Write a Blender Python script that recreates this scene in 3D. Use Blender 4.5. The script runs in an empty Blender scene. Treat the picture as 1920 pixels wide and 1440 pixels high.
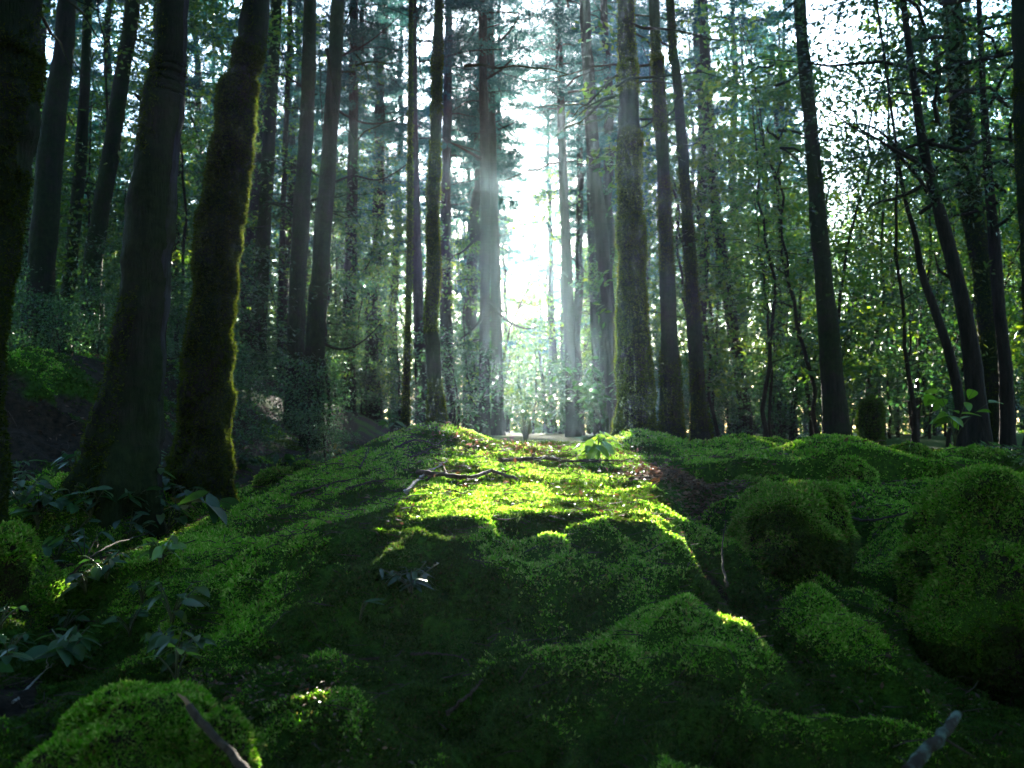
import bpy, math, random
import numpy as np
from mathutils import Vector, Matrix

# ------------------------------------------------------------------ camera, sky, sun, exposure
sc = bpy.context.scene
C = sc.collection
EYE = 1.10                     # camera height above the forest floor under it
F = 1750.0                     # focal length in pixels of the 1920 px wide photograph
PITCH = math.radians(4.0)
SUN_EL, SUN_AZ = math.radians(15.8), math.radians(0.85)

cam_d = bpy.data.cameras.new('camera'); cam = bpy.data.objects.new('camera', cam_d); C.objects.link(cam)
cam_d.sensor_width = 36.0; cam_d.lens = 36.0 * F / 1920.0
cam_d.clip_start = 0.02; cam_d.clip_end = 500
cam_d.dof.use_dof = True; cam_d.dof.focus_distance = 3.6; cam_d.dof.aperture_fstop = 4.5
cam.location = (0, 0, EYE); cam.rotation_euler = (math.pi / 2 + PITCH, 0, 0)
sc.camera = cam

w = bpy.data.worlds.new('World'); sc.world = w; w.use_nodes = True
nt = w.node_tree; nt.nodes.clear()
sky = nt.nodes.new('ShaderNodeTexSky'); sky.sky_type = 'NISHITA'; sky.sun_disc = False
sky.sun_elevation = SUN_EL; sky.sun_rotation = SUN_AZ; sky.dust_density = 1.0; sky.air_density = 1.6; sky.ozone_density = 6.0
bg = nt.nodes.new('ShaderNodeBackground'); bg.inputs['Strength'].default_value = 0.10
wo = nt.nodes.new('ShaderNodeOutputWorld')
nt.links.new(sky.outputs[0], bg.inputs['Color']); nt.links.new(bg.outputs[0], wo.inputs['Surface'])

SUNV = Vector((math.sin(SUN_AZ) * math.cos(SUN_EL), math.cos(SUN_AZ) * math.cos(SUN_EL), math.sin(SUN_EL)))
sd = bpy.data.lights.new('sun', 'SUN'); so = bpy.data.objects.new('sun', sd); C.objects.link(so)
sd.energy = 5.0; sd.angle = math.radians(0.5); sd.color = (1.0, 0.92, 0.78)
so.location = (0, 30, 30); so.rotation_euler = (-SUNV).to_track_quat('-Z', 'Y').to_euler()

sc.view_settings.view_transform = 'Standard'; sc.view_settings.look = 'None'
sc.view_settings.gamma = 1.0; sc.view_settings.exposure = 3.75
HAZE_DENSITY = 0.00055
HAZE_ANISO = 0.87
cy = sc.cycles
cy.use_denoising = True; cy.max_bounces = 6; cy.diffuse_bounces = 3; cy.glossy_bounces = 1
cy.transmission_bounces = 3; cy.volume_bounces = 0; cy.transparent_max_bounces = 4
cy.sample_clamp_indirect = 1.5; cy.sample_clamp_direct = 8.0; cy.use_adaptive_sampling = True; cy.adaptive_threshold = 0.006
cy.denoising_prefilter = 'ACCURATE'
cy.caustics_reflective = False; cy.caustics_refractive = False

# ------------------------------------------------------------------ helpers
def at(px, py, Y):
    """world point seen at photo pixel (px, py), Y metres ahead"""
    dx = (px - 960.0) / F; dv = (720.0 - py) / F
    fy = math.cos(PITCH) - dv * math.sin(PITCH); fz = math.sin(PITCH) + dv * math.cos(PITCH)
    s = Y / fy
    return Vector((dx * s, Y, EYE + fz * s))

def put(o, parent=None):
    C.objects.link(o)
    if parent is not None: o.parent = parent
    return o

def tag(o, label=None, cat=None, group=None, kind=None):
    if label: o['label'] = label
    if cat: o['category'] = cat
    if group: o['group'] = group
    if kind: o['kind'] = kind
    return o

def empty(name, loc, rz=0.0, scale=1.0):
    o = bpy.data.objects.new(name, None); o.empty_display_size = 0.2
    o.location = loc; o.rotation_euler = (0, 0, rz); o.scale = (scale,) * 3
    return put(o)

def mesh_np(name, verts, polys, mat, smooth=False):
    """polys: list of int arrays (n, k), k = 3 or 4"""
    me = bpy.data.meshes.new(name)
    verts = np.ascontiguousarray(verts, dtype=np.float32)
    polys = [np.ascontiguousarray(p, dtype=np.int32) for p in polys if len(p)]
    me.vertices.add(len(verts)); me.vertices.foreach_set('co', verts.ravel())
    nl = sum(p.size for p in polys); npoly = sum(len(p) for p in polys)
    me.loops.add(nl); me.loops.foreach_set('vertex_index', np.concatenate([p.ravel() for p in polys]))
    me.polygons.add(npoly)
    tot = np.concatenate([np.full(len(p), p.shape[1], np.int32) for p in polys])
    st = np.zeros(npoly, np.int32); st[1:] = np.cumsum(tot)[:-1]
    me.polygons.foreach_set('loop_start', st)
    if smooth: me.polygons.foreach_set('use_smooth', np.ones(npoly, bool))
    me.update(calc_edges=True)
    if mat is not None: me.materials.append(mat)
    return me

def obj_np(name, verts, polys, mat, parent=None, smooth=False):
    o = bpy.data.objects.new(name, mesh_np(name, verts, polys, mat, smooth))
    return put(o, parent)

# value noise, numpy
def _hash(ix, iy, iz, seed):
    h = (ix.astype(np.int64) * 374761393 + iy.astype(np.int64) * 668265263 + iz.astype(np.int64) * 2147483647 + seed * 974634777) & 0xFFFFFFFF
    h = ((h ^ (h >> 13)) * 1274126177) & 0xFFFFFFFF
    h = (h ^ (h >> 16)) & 0xFFFFFFFF
    return h.astype(np.float64) / 4294967295.0

def vnoise(p, seed=0):
    p = np.asarray(p, float); i = np.floor(p); f = p - i; f = f * f * (3 - 2 * f); i = i.astype(np.int64)
    r = 0
    for a in (0, 1):
        for b in (0, 1):
            for c in (0, 1):
                wgt = (f[..., 0] if a else 1 - f[..., 0]) * (f[..., 1] if b else 1 - f[..., 1]) * (f[..., 2] if c else 1 - f[..., 2])
                r = r + wgt * _hash(i[..., 0] + a, i[..., 1] + b, i[..., 2] + c, seed)
    return r * 2 - 1

def fbm(p, oct=3, seed=0):
    p = np.asarray(p, float); r = 0; a = 1.0; t = 0
    for k in range(oct):
        r = r + a * vnoise(p * 2.03 ** k, seed + k); t += a; a *= 0.5
    return r / t

def sstep(a, b, x):
    t = np.clip((x - a) / (b - a), 0, 1); return t * t * (3 - 2 * t)

def rotz(a): c, s = math.cos(a), math.sin(a); return np.array([[c, -s, 0], [s, c, 0], [0, 0, 1]])
def roty(a): c, s = math.cos(a), math.sin(a); return np.array([[c, 0, s], [0, 1, 0], [-s, 0, c]])
def rotx(a): c, s = math.cos(a), math.sin(a); return np.array([[1, 0, 0], [0, c, -s], [0, s, c]])

def unit(v): return v / np.maximum(np.linalg.norm(v, axis=-1, keepdims=True), 1e-9)

# ------------------------------------------------------------------ materials
def material(name):
    m = bpy.data.materials.new(name); m.use_nodes = True
    n = m.node_tree; n.nodes.clear()
    return m, n

def N(n, t, **k):
    x = n.nodes.new(t)
    for a, b in k.items(): setattr(x, a, b)
    return x

def ramp(n, fac, stops):
    r = N(n, 'ShaderNodeValToRGB'); e = r.color_ramp.elements
    while len(e) < len(stops): e.new(0.5)
    for el, (p, c) in zip(e, stops): el.position = p; el.color = (*c, 1)
    n.links.new(fac, r.inputs[0]); return r.outputs[0]

def noise(n, scale, detail=4, coord='Object', rough=0.6, stretch=None):
    tc = N(n, 'ShaderNodeTexCoord'); src = tc.outputs[coord]
    if stretch:
        mp = N(n, 'ShaderNodeMapping'); mp.inputs['Scale'].default_value = stretch
        n.links.new(src, mp.inputs[0]); src = mp.outputs[0]
    t = N(n, 'ShaderNodeTexNoise'); t.inputs['Scale'].default_value = scale
    t.inputs['Detail'].default_value = detail; t.inputs['Roughness'].default_value = rough
    n.links.new(src, t.inputs['Vector']); return t.outputs['Fac']

def mixc(n, f, a, b):
    m = N(n, 'ShaderNodeMix', data_type='RGBA')
    if isinstance(f, float): m.inputs[0].default_value = f
    else: n.links.new(f, m.inputs[0])
    for i, v in ((6, a), (7, b)):
        if isinstance(v, tuple): m.inputs[i].default_value = (*v, 1)
        else: n.links.new(v, m.inputs[i])
    return m.outputs[2]

def leaf_mat(name, c1, c2, c3, trans=0.45, tcol=(1.3, 1.25, 0.5), rough=0.45, spec=0.35, patch=0.6, dead=None):
    """leaf: per-leaf colour spread, thin translucent blade"""
    m, n = material(name)
    geo = N(n, 'ShaderNodeNewGeometry')
    col = ramp(n, geo.outputs['Random Per Island'], [(0.0, c1), (0.55, c2), (0.9, c3), (1.0, c3)] if dead is None else [(0.0, c1), (0.5, c2), (0.9, c3), (0.93, dead)])
    nz = noise(n, patch, 2)
    col = mixc(n, nz, col, mixc(n, 0.5, col, c2))
    oi = N(n, 'ShaderNodeObjectInfo')
    hs = N(n, 'ShaderNodeHueSaturation')
    mr = N(n, 'ShaderNodeMapRange'); mr.inputs[3].default_value = 0.75; mr.inputs[4].default_value = 1.25
    n.links.new(oi.outputs['Random'], mr.inputs[0]); n.links.new(mr.outputs[0], hs.inputs['Value'])
    n.links.new(col, hs.inputs['Color']); col = hs.outputs[0]
    p = N(n, 'ShaderNodeBsdfPrincipled'); p.inputs['Roughness'].default_value = rough
    p.inputs['Specular IOR Level'].default_value = spec
    n.links.new(col, p.inputs['Base Color'])
    tr = N(n, 'ShaderNodeBsdfTranslucent')
    mu = N(n, 'ShaderNodeMix', data_type='RGBA', blend_type='MULTIPLY'); mu.inputs[0].default_value = 1.0
    n.links.new(col, mu.inputs[6]); mu.inputs[7].default_value = (*tcol, 1)
    n.links.new(mu.outputs[2], tr.inputs['Color'])
    mx = N(n, 'ShaderNodeMixShader'); mx.inputs[0].default_value = trans
    n.links.new(p.outputs[0], mx.inputs[1]); n.links.new(tr.outputs[0], mx.inputs[2])
    o = N(n, 'ShaderNodeOutputMaterial'); n.links.new(mx.outputs[0], o.inputs[0])
    return m

def bark_mat(name, dark, light, green=None, gsplit=0.5, bump=0.5, gscale=2.2, stretch=(9, 9, 1.2), rough=0.9):
    m, n = material(name)
    a = noise(n, 3.0, 6, stretch=stretch, rough=0.7)
    col = ramp(n, a, [(0.3, dark), (0.62, light), (0.8, tuple(v * 0.7 for v in light))])
    if green:
        g = noise(n, gscale, 5, rough=0.65)
        gf = ramp(n, g, [(gsplit - 0.07, (0, 0, 0)), (gsplit + 0.07, (1, 1, 1))])
        gc = ramp(n, noise(n, 25.0, 3), [(0.3, tuple(v * 0.5 for v in green)), (0.7, green)])
        col = mixc(n, gf, col, gc)
    p = N(n, 'ShaderNodeBsdfPrincipled'); p.inputs['Roughness'].default_value = rough
    p.inputs['Specular IOR Level'].default_value = 0.2
    n.links.new(col, p.inputs['Base Color'])
    b = N(n, 'ShaderNodeBump'); b.inputs['Strength'].default_value = min(1.0, bump * 1.8); b.inputs['Distance'].default_value = 0.04
    n.links.new(noise(n, 6.0, 6, stretch=stretch, rough=0.75), b.inputs['Height'])
    n.links.new(b.outputs[0], p.inputs['Normal'])
    o = N(n, 'ShaderNodeOutputMaterial'); n.links.new(p.outputs[0], o.inputs[0])
    return m

M = {}
M['bark'] = bark_mat('bark', (0.010, 0.008, 0.007), (0.034, 0.027, 0.024))
M['bark_moss'] = bark_mat('mossy bark', (0.010, 0.009, 0.007), (0.030, 0.026, 0.021), (0.020, 0.038, 0.009), 0.47)
M['bark_bare'] = bark_mat('bare grey wood', (0.016, 0.015, 0.017), (0.06, 0.062, 0.078), (0.03, 0.05, 0.012), 0.56, stretch=(14, 14, 0.7))
M['wood'] = bark_mat('dead twig wood', (0.02, 0.014, 0.010), (0.10, 0.075, 0.055), stretch=(20, 20, 20), bump=0.3)
M['pale_wood'] = bark_mat('bleached wood', (0.10, 0.09, 0.08), (0.42, 0.38, 0.34), stretch=(20, 20, 20), bump=0.3)
M['broken_wood'] = bark_mat('freshly broken wood', (0.20, 0.10, 0.05), (0.42, 0.25, 0.14), stretch=(30, 30, 5), bump=0.3)
M['lichen_wood'] = bark_mat('lichen wood', (0.03, 0.024, 0.018), (0.08, 0.062, 0.048), (0.24, 0.36, 0.30), 0.53, gscale=22.0, stretch=(10, 10, 10))
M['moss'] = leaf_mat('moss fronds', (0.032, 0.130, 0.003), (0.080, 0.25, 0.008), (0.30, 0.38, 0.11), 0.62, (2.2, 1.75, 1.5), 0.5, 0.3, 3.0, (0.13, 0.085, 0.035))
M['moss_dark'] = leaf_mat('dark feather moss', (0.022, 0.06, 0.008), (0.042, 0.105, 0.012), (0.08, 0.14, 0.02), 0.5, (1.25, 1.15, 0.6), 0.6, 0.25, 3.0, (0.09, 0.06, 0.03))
M['bark_fuzz'] = leaf_mat('trunk moss', (0.016, 0.030, 0.006), (0.032, 0.058, 0.010), (0.065, 0.082, 0.014), 0.55, (2.1, 1.8, 0.6), 0.75, 0.1, 3.0)
M['needle'] = leaf_mat('conifer needles', (0.007, 0.040, 0.044), (0.013, 0.062, 0.062), (0.028, 0.088, 0.070), 0.42, (1.0, 1.3, 1.1), 0.5, 0.3)
M['leaf'] = leaf_mat('broad leaves', (0.018, 0.058, 0.032), (0.030, 0.085, 0.038), (0.07, 0.13, 0.04), 0.45, (1.2, 1.4, 0.7), 0.35, 0.5)
M['leaf_light'] = leaf_mat('light broad leaves', (0.030, 0.085, 0.035), (0.05, 0.12, 0.032), (0.13, 0.18, 0.025), 0.52, (1.75, 1.65, 0.4), 0.35, 0.5)
M['leaf_glossy'] = leaf_mat('glossy ground leaves', (0.022, 0.07, 0.026), (0.035, 0.10, 0.03), (0.07, 0.14, 0.035), 0.4, (1.3, 1.5, 0.6), 0.45, 0.35)
M['leaf_bright'] = leaf_mat('bright young leaves', (0.08, 0.20, 0.02), (0.12, 0.26, 0.03), (0.18, 0.32, 0.05), 0.5, (1.4, 1.3, 0.5), 0.3, 0.6)
M['leaf_yellow'] = leaf_mat('yellowing leaves', (0.16, 0.15, 0.03), (0.26, 0.22, 0.05), (0.12, 0.17, 0.04), 0.45, (1.3, 1.1, 0.5), 0.4, 0.5)
M['litter'] = leaf_mat('dry fallen leaves', (0.05, 0.028, 0.015), (0.12, 0.07, 0.04), (0.24, 0.15, 0.10), 0.25, (1.3, 0.9, 0.6), 0.6, 0.3)
M['stem'] = leaf_mat('green stems', (0.04, 0.05, 0.02), (0.05, 0.06, 0.02), (0.06, 0.07, 0.02), 0.1)

def ground_mat():
    m, n = material('forest soil')
    a = noise(n, 1.6, 6); b = noise(n, 30.0, 5)
    soil = ramp(n, b, [(0.3, (0.010, 0.008, 0.006)), (0.7, (0.045, 0.032, 0.022))])
    gr = ramp(n, noise(n, 40.0, 4), [(0.3, (0.012, 0.035, 0.003)), (0.7, (0.04, 0.10, 0.006))])
    at_ = N(n, 'ShaderNodeAttribute'); at_.attribute_name = 'moss'
    f = ramp(n, at_.outputs['Fac'], [(0.3, (0, 0, 0)), (0.7, (1, 1, 1))])
    col = mixc(n, f, soil, gr)
    p = N(n, 'ShaderNodeBsdfPrincipled'); p.inputs['Roughness'].default_value = 0.95; p.inputs['Specular IOR Level'].default_value = 0.1
    n.links.new(col, p.inputs['Base Color'])
    bu = N(n, 'ShaderNodeBump'); bu.inputs['Strength'].default_value = 0.6; bu.inputs['Distance'].default_value = 0.02
    n.links.new(noise(n, 45.0, 6), bu.inputs['Height']); n.links.new(bu.outputs[0], p.inputs['Normal'])
    o = N(n, 'ShaderNodeOutputMaterial'); n.links.new(p.outputs[0], o.inputs[0])
    return m
M['ground'] = ground_mat()
def cushion_mat():
    m, n = material('moss cushion body')
    col = ramp(n, noise(n, 40.0, 4), [(0.3, (0.014, 0.04, 0.004)), (0.7, (0.045, 0.11, 0.007))])
    dk = ramp(n, noise(n, 5.0, 4), [(0.44, (0, 0, 0)), (0.56, (1, 1, 1))])
    col = mixc(n, dk, (0.016, 0.013, 0.008), col)
    p = N(n, 'ShaderNodeBsdfPrincipled'); p.inputs['Roughness'].default_value = 0.95; p.inputs['Specular IOR Level'].default_value = 0.1
    n.links.new(col, p.inputs['Base Color'])
    o = N(n, 'ShaderNodeOutputMaterial'); n.links.new(p.outputs[0], o.inputs[0])
    return m
M['cushion'] = cushion_mat()

# ------------------------------------------------------------------ terrain
BUMPS = [(0.05, 2.66, .20, .28, .10), (0.30, 2.58, .14, .14, .07), (0.50, 2.42, .20, .17, .09), (-.75, 2.60, .30, .22, .06), (0.88, 2.62, .17, .20, .12),
         (-.33, 2.52, .14, .14, -.05), (0.18, 2.28, .18, .13, .05), (.72, 2.02, .26, .14, .06), (-.35, 1.95, .25, .14, .04), (1.25, 4.4, .26, .22, .11), (0.78, 5.2, .25, .28, .08),
         (1.7, 4.9, .32, .28, .13), (1.02, 3.95, .18, .18, .08), (0.74, 3.75, .10, .2, -.06), (2.2, 4.2, .3, .3, .10), (-1.9, 4.5, .75, .5, .20), (-1.98, 4.1, .45, .34, .17), (1.5, 5.6, .3, .3, .08), (0.66, 3.05, .10, .2, -.07), (0.70, 2.55, .08, .2, -.06)]

def relief(x, y):
    q = np.stack([x, y, x * 0], -1)
    return 0.085 * fbm(q * 2.7, 3, 11) + 0.06 * (0.6 - np.abs(fbm(q * 4.6 + 3, 2, 21)) * 1.9)

def height(x, y):
    """world height of the forest floor"""
    x = np.asarray(x, float); y = np.asarray(y, float)
    base = np.interp(y, [-30, 0, 1.3, 1.9, 2.3, 3.2, 5.0, 6.5, 9, 14, 40, 70], [-1.1, -1.1, -.72, -.60, -.58, -.54, -.38, -.20, -.04, .16, .6, 1.0])
    right = np.interp(y, [-30, 0, 1.3, 2.0, 2.6, 3.3, 4.2, 5.5, 8, 9, 14, 40, 70], [-1.1, -1.1, -.76, -.62, -.54, -.38, -.26, -.14, -.06, -.02, .16, .6, 1.0])
    k = sstep(0.1, 0.7, x)
    base = base * (1 - k) + right * k
    # left bank rising behind the two big trunks
    base = base + 0.86 * sstep(-1.9, -3.3, x) * sstep(4.6, 6.1, y) * sstep(26, 12, y)
    base = base - 0.06 * sstep(2.3, 1.9, y) * sstep(-0.5, 0.0, x)
    # gully between the mossy block and the right-hand mound
    base = base - 0.12 * np.exp(-((x - 1.32 - 0.05 * (y - 3)) / 0.16) ** 2) * sstep(2.0, 2.6, y) * sstep(5.0, 4.0, y)
    # the sunlit mound
    wob = 0.10 * fbm(np.stack([x * 2.2, y * 2.2, x * 0], -1), 3, 5)
    lip = 2.98 + 0.12 * np.sin(x * 5 + 0.6) + 0.10 * sstep(-0.1, -1.0, x)
    left = np.interp(y, [2.2, 2.9, 3.5, 5.0, 6.2], [-1.42, -1.26, -1.16, -0.70, -0.2])
    rightw = np.interp(y, [2.2, 3.0, 3.6, 4.5, 5.0], [0.42, 0.48, 0.58, 0.80, 3.0])
    fr = sstep(-0.60, 0.02, y - lip + wob)
    le = sstep(-0.42, 0.06, x - left + wob)
    ri = sstep(0.24, -0.06, x - rightw + wob)
    ri = np.maximum(ri, sstep(4.5, 5.3, y))
    bk = sstep(6.6, 5.2, y)
    top = -0.235 + np.clip(y - 2.98, -0.3, 2.1) * 0.118 + 0.12 * np.exp(-((x + 0.44) / 0.30) ** 2 - ((y - 5.0) / 0.65) ** 2) - 0.13 * sstep(-0.2, -1.15, x) * sstep(4.5, 3.3, y)
    top = top - 0.05 * sstep(0.2, 1.6, x) * sstep(3.6, 4.6, y)
    m = fr * le * ri * bk
    z = base * (1 - m) + np.maximum(top, base) * m
    # cushions and hollows
    for bx, by, rx, ry, am in BUMPS:
        d = ((x - bx) / rx) ** 2 + ((y - by) / ry) ** 2
        z = z + am * np.exp(-d * 0.9 - 0.5 * d * d * np.sign(am).clip(0, 1) * 0.4)
    near = sstep(9, 5, y) * sstep(-3.5, -1, y)
    q = np.stack([x, y, x * 0], -1)
    near = near * (1 - 0.92 * m * sstep(2.85, 3.2, y) * sstep(5.6, 5.0, y))
    z = z + near * (relief(x, y) + 0.012 * fbm(q * 13, 2, 30) + 0.005 * fbm(q * 30, 2, 31))
    z = z + sstep(5, 9, y) * 0.12 * fbm(q * 0.55, 3, 41)
    return z + EYE

def H1(x, y): return float(height(np.array([x]), np.array([y]))[0])

def normal_at(x, y, e=0.015):
    dx = (height(x + e, y) - height(x - e, y)) / (2 * e); dy = (height(x, y + e) - height(x, y - e)) / (2 * e)
    return unit(np.stack([-dx, -dy, np.ones_like(dx)], -1))

def moss_mask(x, y):
    """where moss grows: on the lumps and the mound, less in hollows and on the left-hand litter"""
    q = np.stack([x, y, x * 0], -1)
    bump = sum(am * np.exp(-((x - bx) / rx) ** 2 - ((y - by) / ry) ** 2) for bx, by, rx, ry, am in BUMPS)
    rl = (relief(x, y) + 1.3 * bump) * 9
    cover = 0.55 * fbm(q * 1.7, 3, 61) + 0.35 * fbm(q * 6, 2, 62) + 0.7 * rl
    onm = sstep(2.7, 3.0, y) * (x > np.interp(y, [2.9, 3.5, 5], [-1.3, -1.2, -.75])) * (y < 5.6)
    nrm = normal_at(x, y)
    bank = (y > 1.9) & (y < 3.1) & (x > -1.4)
    left_litter = (x < np.interp(y, [1.3, 2.2, 2.9, 3.5, 5, 9], [-0.45, -1.1, -1.4, -1.3, -.85, -1.5]))
    margin = cover - (-0.42 + 0.62 * left_litter - 0.5 * onm - 0.2 * bank + 0.42 * sstep(2.45, 2.05, y) * (1 - 0.5 * (x > 0.4)))
    return margin, rl, onm, bank, nrm

def graded(lo, hi, c0, c1, fine, growth):
    a = list(np.arange(c0, c1, fine)); s = fine; v = a[-1]
    while v < hi: s = min(s * growth, 2.0); v += s; a.append(min(v, hi))
    s = fine; v = a[0]; pre = []
    while v > lo: s = min(s * growth, 2.0); v -= s; pre.append(max(v, lo))
    return np.array(pre[::-1] + a)

def build_ground():
    xs = graded(-48, 48, -2.4, 2.6, 0.016, 1.06); ys = graded(-24, 69, 1.2, 6.0, 0.016, 1.06)
    X, Y = np.meshgrid(xs, ys); Z = height(X, Y)
    V = np.stack([X, Y, Z], -1).reshape(-1, 3)
    mask = moss_mask(X.ravel(), Y.ravel())[0]; mask = np.clip(mask * 3 + 0.5, 0, 1).astype(np.float32)
    nx, ny = len(xs), len(ys)
    i = np.arange(nx * ny).reshape(ny, nx)
    q = np.stack([i[:-1, :-1], i[:-1, 1:], i[1:, 1:], i[1:, :-1]], -1).reshape(-1, 4)
    o = obj_np('ground', V, [q], M['ground'], smooth=True)
    o.data.attributes.new('moss', 'FLOAT', 'POINT').data.foreach_set('value', mask)
    tag(o, 'dark mossy forest floor rising into a mound', kind='structure')
build_ground()

# ------------------------------------------------------------------ leaf and sprig geometry
RNG = np.random.default_rng(7)

def sprigs(P, Nrm, length, width, blades, rng, spread=0.9, droop=0.0):
    """tufts: `blades` thin triangles fanned about the surface normal"""
    n = len(P)
    t = rng.normal(size=(n, blades, 3)); Nn = Nrm[:, None, :]
    t = t - (t * Nn).sum(-1, keepdims=True) * Nn; t = unit(t)
    a = rng.uniform(0.25, spread, (n, blades, 1))
    d = unit(Nn * np.cos(a * 1.3) + t * np.sin(a * 1.3)); d[..., 2] -= droop; d = unit(d)
    L = length[:, None, None] * rng.uniform(0.6, 1.15, (n, blades, 1))
    side = unit(np.cross(d, rng.normal(size=(n, blades, 3))))
    W = width[:, None, None] * rng.uniform(0.7, 1.3, (n, blades, 1))
    B = P[:, None, :] - Nn * length[:, None, None] * 0.15 + d * 0
    mid = B + d * L * 0.55
    v = np.stack([B, mid + side * W * .5, B + d * L, mid - side * W * .5], 2).reshape(-1, 3)
    f = np.arange(n * blades * 4).reshape(-1, 4)
    return v, f

def leaves(P, D, L, W, rng, nrm=None, fold=0.12):
    """rhombic leaves at points P along directions D"""
    n = len(P)
    if nrm is None: nrm = unit(rng.normal(size=(n, 3)) + np.array([0, 0, 0.8]))
    s = unit(np.cross(D, nrm)); u = np.cross(s, D)
    L = L[:, None]; W = W[:, None]
    a = P + D * L * 0.5
    v = np.stack([P, a + s * W * .5 + u * W * fold, P + D * L, a - s * W * .5 + u * W * fold], 1).reshape(-1, 3)
    f = np.arange(n * 4).reshape(-1, 4)
    return v, f

def tube(pts, rad, sides=8, rough=0.0, seed=0, cap=True, lump=3.0):
    """tapered tube along a polyline"""
    P = np.array([tuple(p) for p in pts], float); R = np.array(rad, float); n = len(P)
    T = np.gradient(P, axis=0); T = unit(T)
    ref = np.tile(np.array([[0., 1., 0.]]), (n, 1)); bad = np.abs((T * ref).sum(-1)) > 0.9; ref[bad] = (1, 0, 0)
    if bad.any() and not bad.all(): ref[:] = (0.31, 0.2, 0.93) if np.abs(T[:, 2]).max() < 0.9 else (1, 0, 0)
    A = unit(np.cross(T, ref)); B = np.cross(T, A)
    th = np.linspace(0, 2 * np.pi, sides, endpoint=False)
    ring = A[:, None, :] * np.cos(th)[None, :, None] + B[:, None, :] * np.sin(th)[None, :, None]
    rr = R[:, None] * np.ones((1, sides))
    if rough:
        q = P[:, None, :] + ring * np.maximum(R[:, None, None], 0.03)
        rr = rr * (1 + rough * fbm(q * lump, 3, seed) * 1.6) 
    V = (P[:, None, :] + ring * rr[..., None]).reshape(-1, 3)
    i = np.arange(n * sides).reshape(n, sides); j = np.roll(i, -1, 1)
    q = np.stack([i[:-1], j[:-1], j[1:], i[1:]], -1).reshape(-1, 4)
    polys = [q]
    if cap:
        V = np.vstack([V, P[0], P[-1]]); c0, c1 = n * sides, n * sides + 1
        polys.append(np.concatenate([np.stack([j[0], i[0], np.full(sides, c0)], -1), np.stack([i[-1], j[-1], np.full(sides, c1)], -1)]))
    return V, polys

def merge(parts):
    V = []; Q = []; T = []; off = 0
    for v, ps in parts:
        V.append(v)
        for p in ps:
            (Q if p.shape[1] == 4 else T).append(p + off)
        off += len(v)
    out = []
    if Q: out.append(np.concatenate(Q))
    if T: out.append(np.concatenate(T))
    return np.concatenate(V), out

def curve_pts(ctrl, n):
    """smooth resample of control rows (Catmull-Rom on an even parameter)"""
    c = np.array(ctrl, float); m = len(c); t = np.linspace(0, m - 1, n)
    i = np.clip(np.floor(t).astype(int), 0, m - 2); f = (t - i)[:, None]
    p0 = c[np.clip(i - 1, 0, m - 1)]; p1 = c[i]; p2 = c[i + 1]; p3 = c[np.clip(i + 2, 0, m - 1)]
    return 0.5 * (2 * p1 + (p2 - p0) * f + (2 * p0 - 5 * p1 + 4 * p2 - p3) * f ** 2 + (3 * p1 - p0 - 3 * p2 + p3) * f ** 3)

# ------------------------------------------------------------------ the gaps in the canopy that let the sun through
SV = np.array(SUNV); SR = np.array([math.cos(SUN_AZ), -math.sin(SUN_AZ), 0.0]); SU = np.cross(SR, SV)
# (across, up, half width, half height, start) of a gap, measured square to the sunbeams from the camera; leaves nearer than start stay
GAPS = [(-0.25, -1.06, 0.22, 0.38, 2.5), (0.09, -1.16, 0.16, 0.36, 2.5), (0.38, -1.10, 0.17, 0.34, 2.5), (0.03, -0.36, 0.19, 0.40, 9), (-0.77, -0.64, 0.14, 0.20, 2.5),
        (-1.40, -0.3, 0.08, 1.3, 5.2), (0.60, -0.8, 0.06, 0.9, 6.5), (-0.47, -0.5, 0.07, 0.7, 5.6), (0.52, -1.6, 0.14, 0.14, 5), (-0.98, -0.92, 0.15, 0.16, 2.5),
        (0.80, -1.03, 0.14, 0.09, 2.5), (0.93, -0.95, 0.11, 0.40, 5), (-1.5, 1.24, 0.14, 0.14, 2.5), (-1.55, -0.85, 0.12, 0.22, 2.5), (-2.1, -1.0, 0.10, 0.20, 2.5), (1.25, -1.2, 0.08, 0.10, 2.5),
        (4.4, -2.0, 1.0, 0.9, 12), (5.8, -1.4, 0.8, 1.0, 12), (2.8, -2.4, 0.6, 0.6, 13), (-4.6, -1.6, 0.7, 0.9, 13), (-6.0, -1.2, 0.5, 0.8, 14), (-2.9, -2.4, 0.4, 0.5, 14),
        (6.9, 0.6, 0.6, 0.8, 12), (-3.6, 0.8, 0.5, 0.5, 15), (1.0, -2.3, 0.5, 0.5, 12), (-1.2, -2.6, 0.4, 0.4, 12)]

def in_gap(P):
    d = P - np.array([0, 0, EYE]); a = d @ SR; b = d @ SU; s = d @ SV
    r = np.zeros(len(P), bool)
    jag = 0.75 + 0.5 * vnoise(P * 1.3, 77)
    wide = 1 + np.clip(s - 18, 0, None) * 0.02
    for (ga, gb, hw, hh, st) in GAPS: r |= ((((a - ga) / hw) ** 2 + ((b - gb) / hh) ** 2) < jag * wide ** 2) & (s > st)
    return r & (np.abs(vnoise(P * 9.7, 78)) > 0.045)

def thin_crown(o, mw):
    """leaves growing across a sun gap are left out: the copy gets its own mesh when any is"""
    me = o.data; nv = len(me.vertices); co = np.empty(nv * 3, np.float32); me.vertices.foreach_get('co', co)
    co = co.reshape(-1, 3).astype(float); m = np.array(mw); c = co.reshape(-1, 4, 3).mean(1) @ m[:3, :3].T + m[:3, 3]
    g = in_gap(c)
    if g.any():
        keep = co.reshape(-1, 4, 3)[~g].reshape(-1, 3)
        if len(keep) < 8: keep = co[:8]
        mat = me.materials[0]
        o.data = mesh_np(me.name, keep, [np.arange(len(keep)).reshape(-1, 4)], mat)

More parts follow.
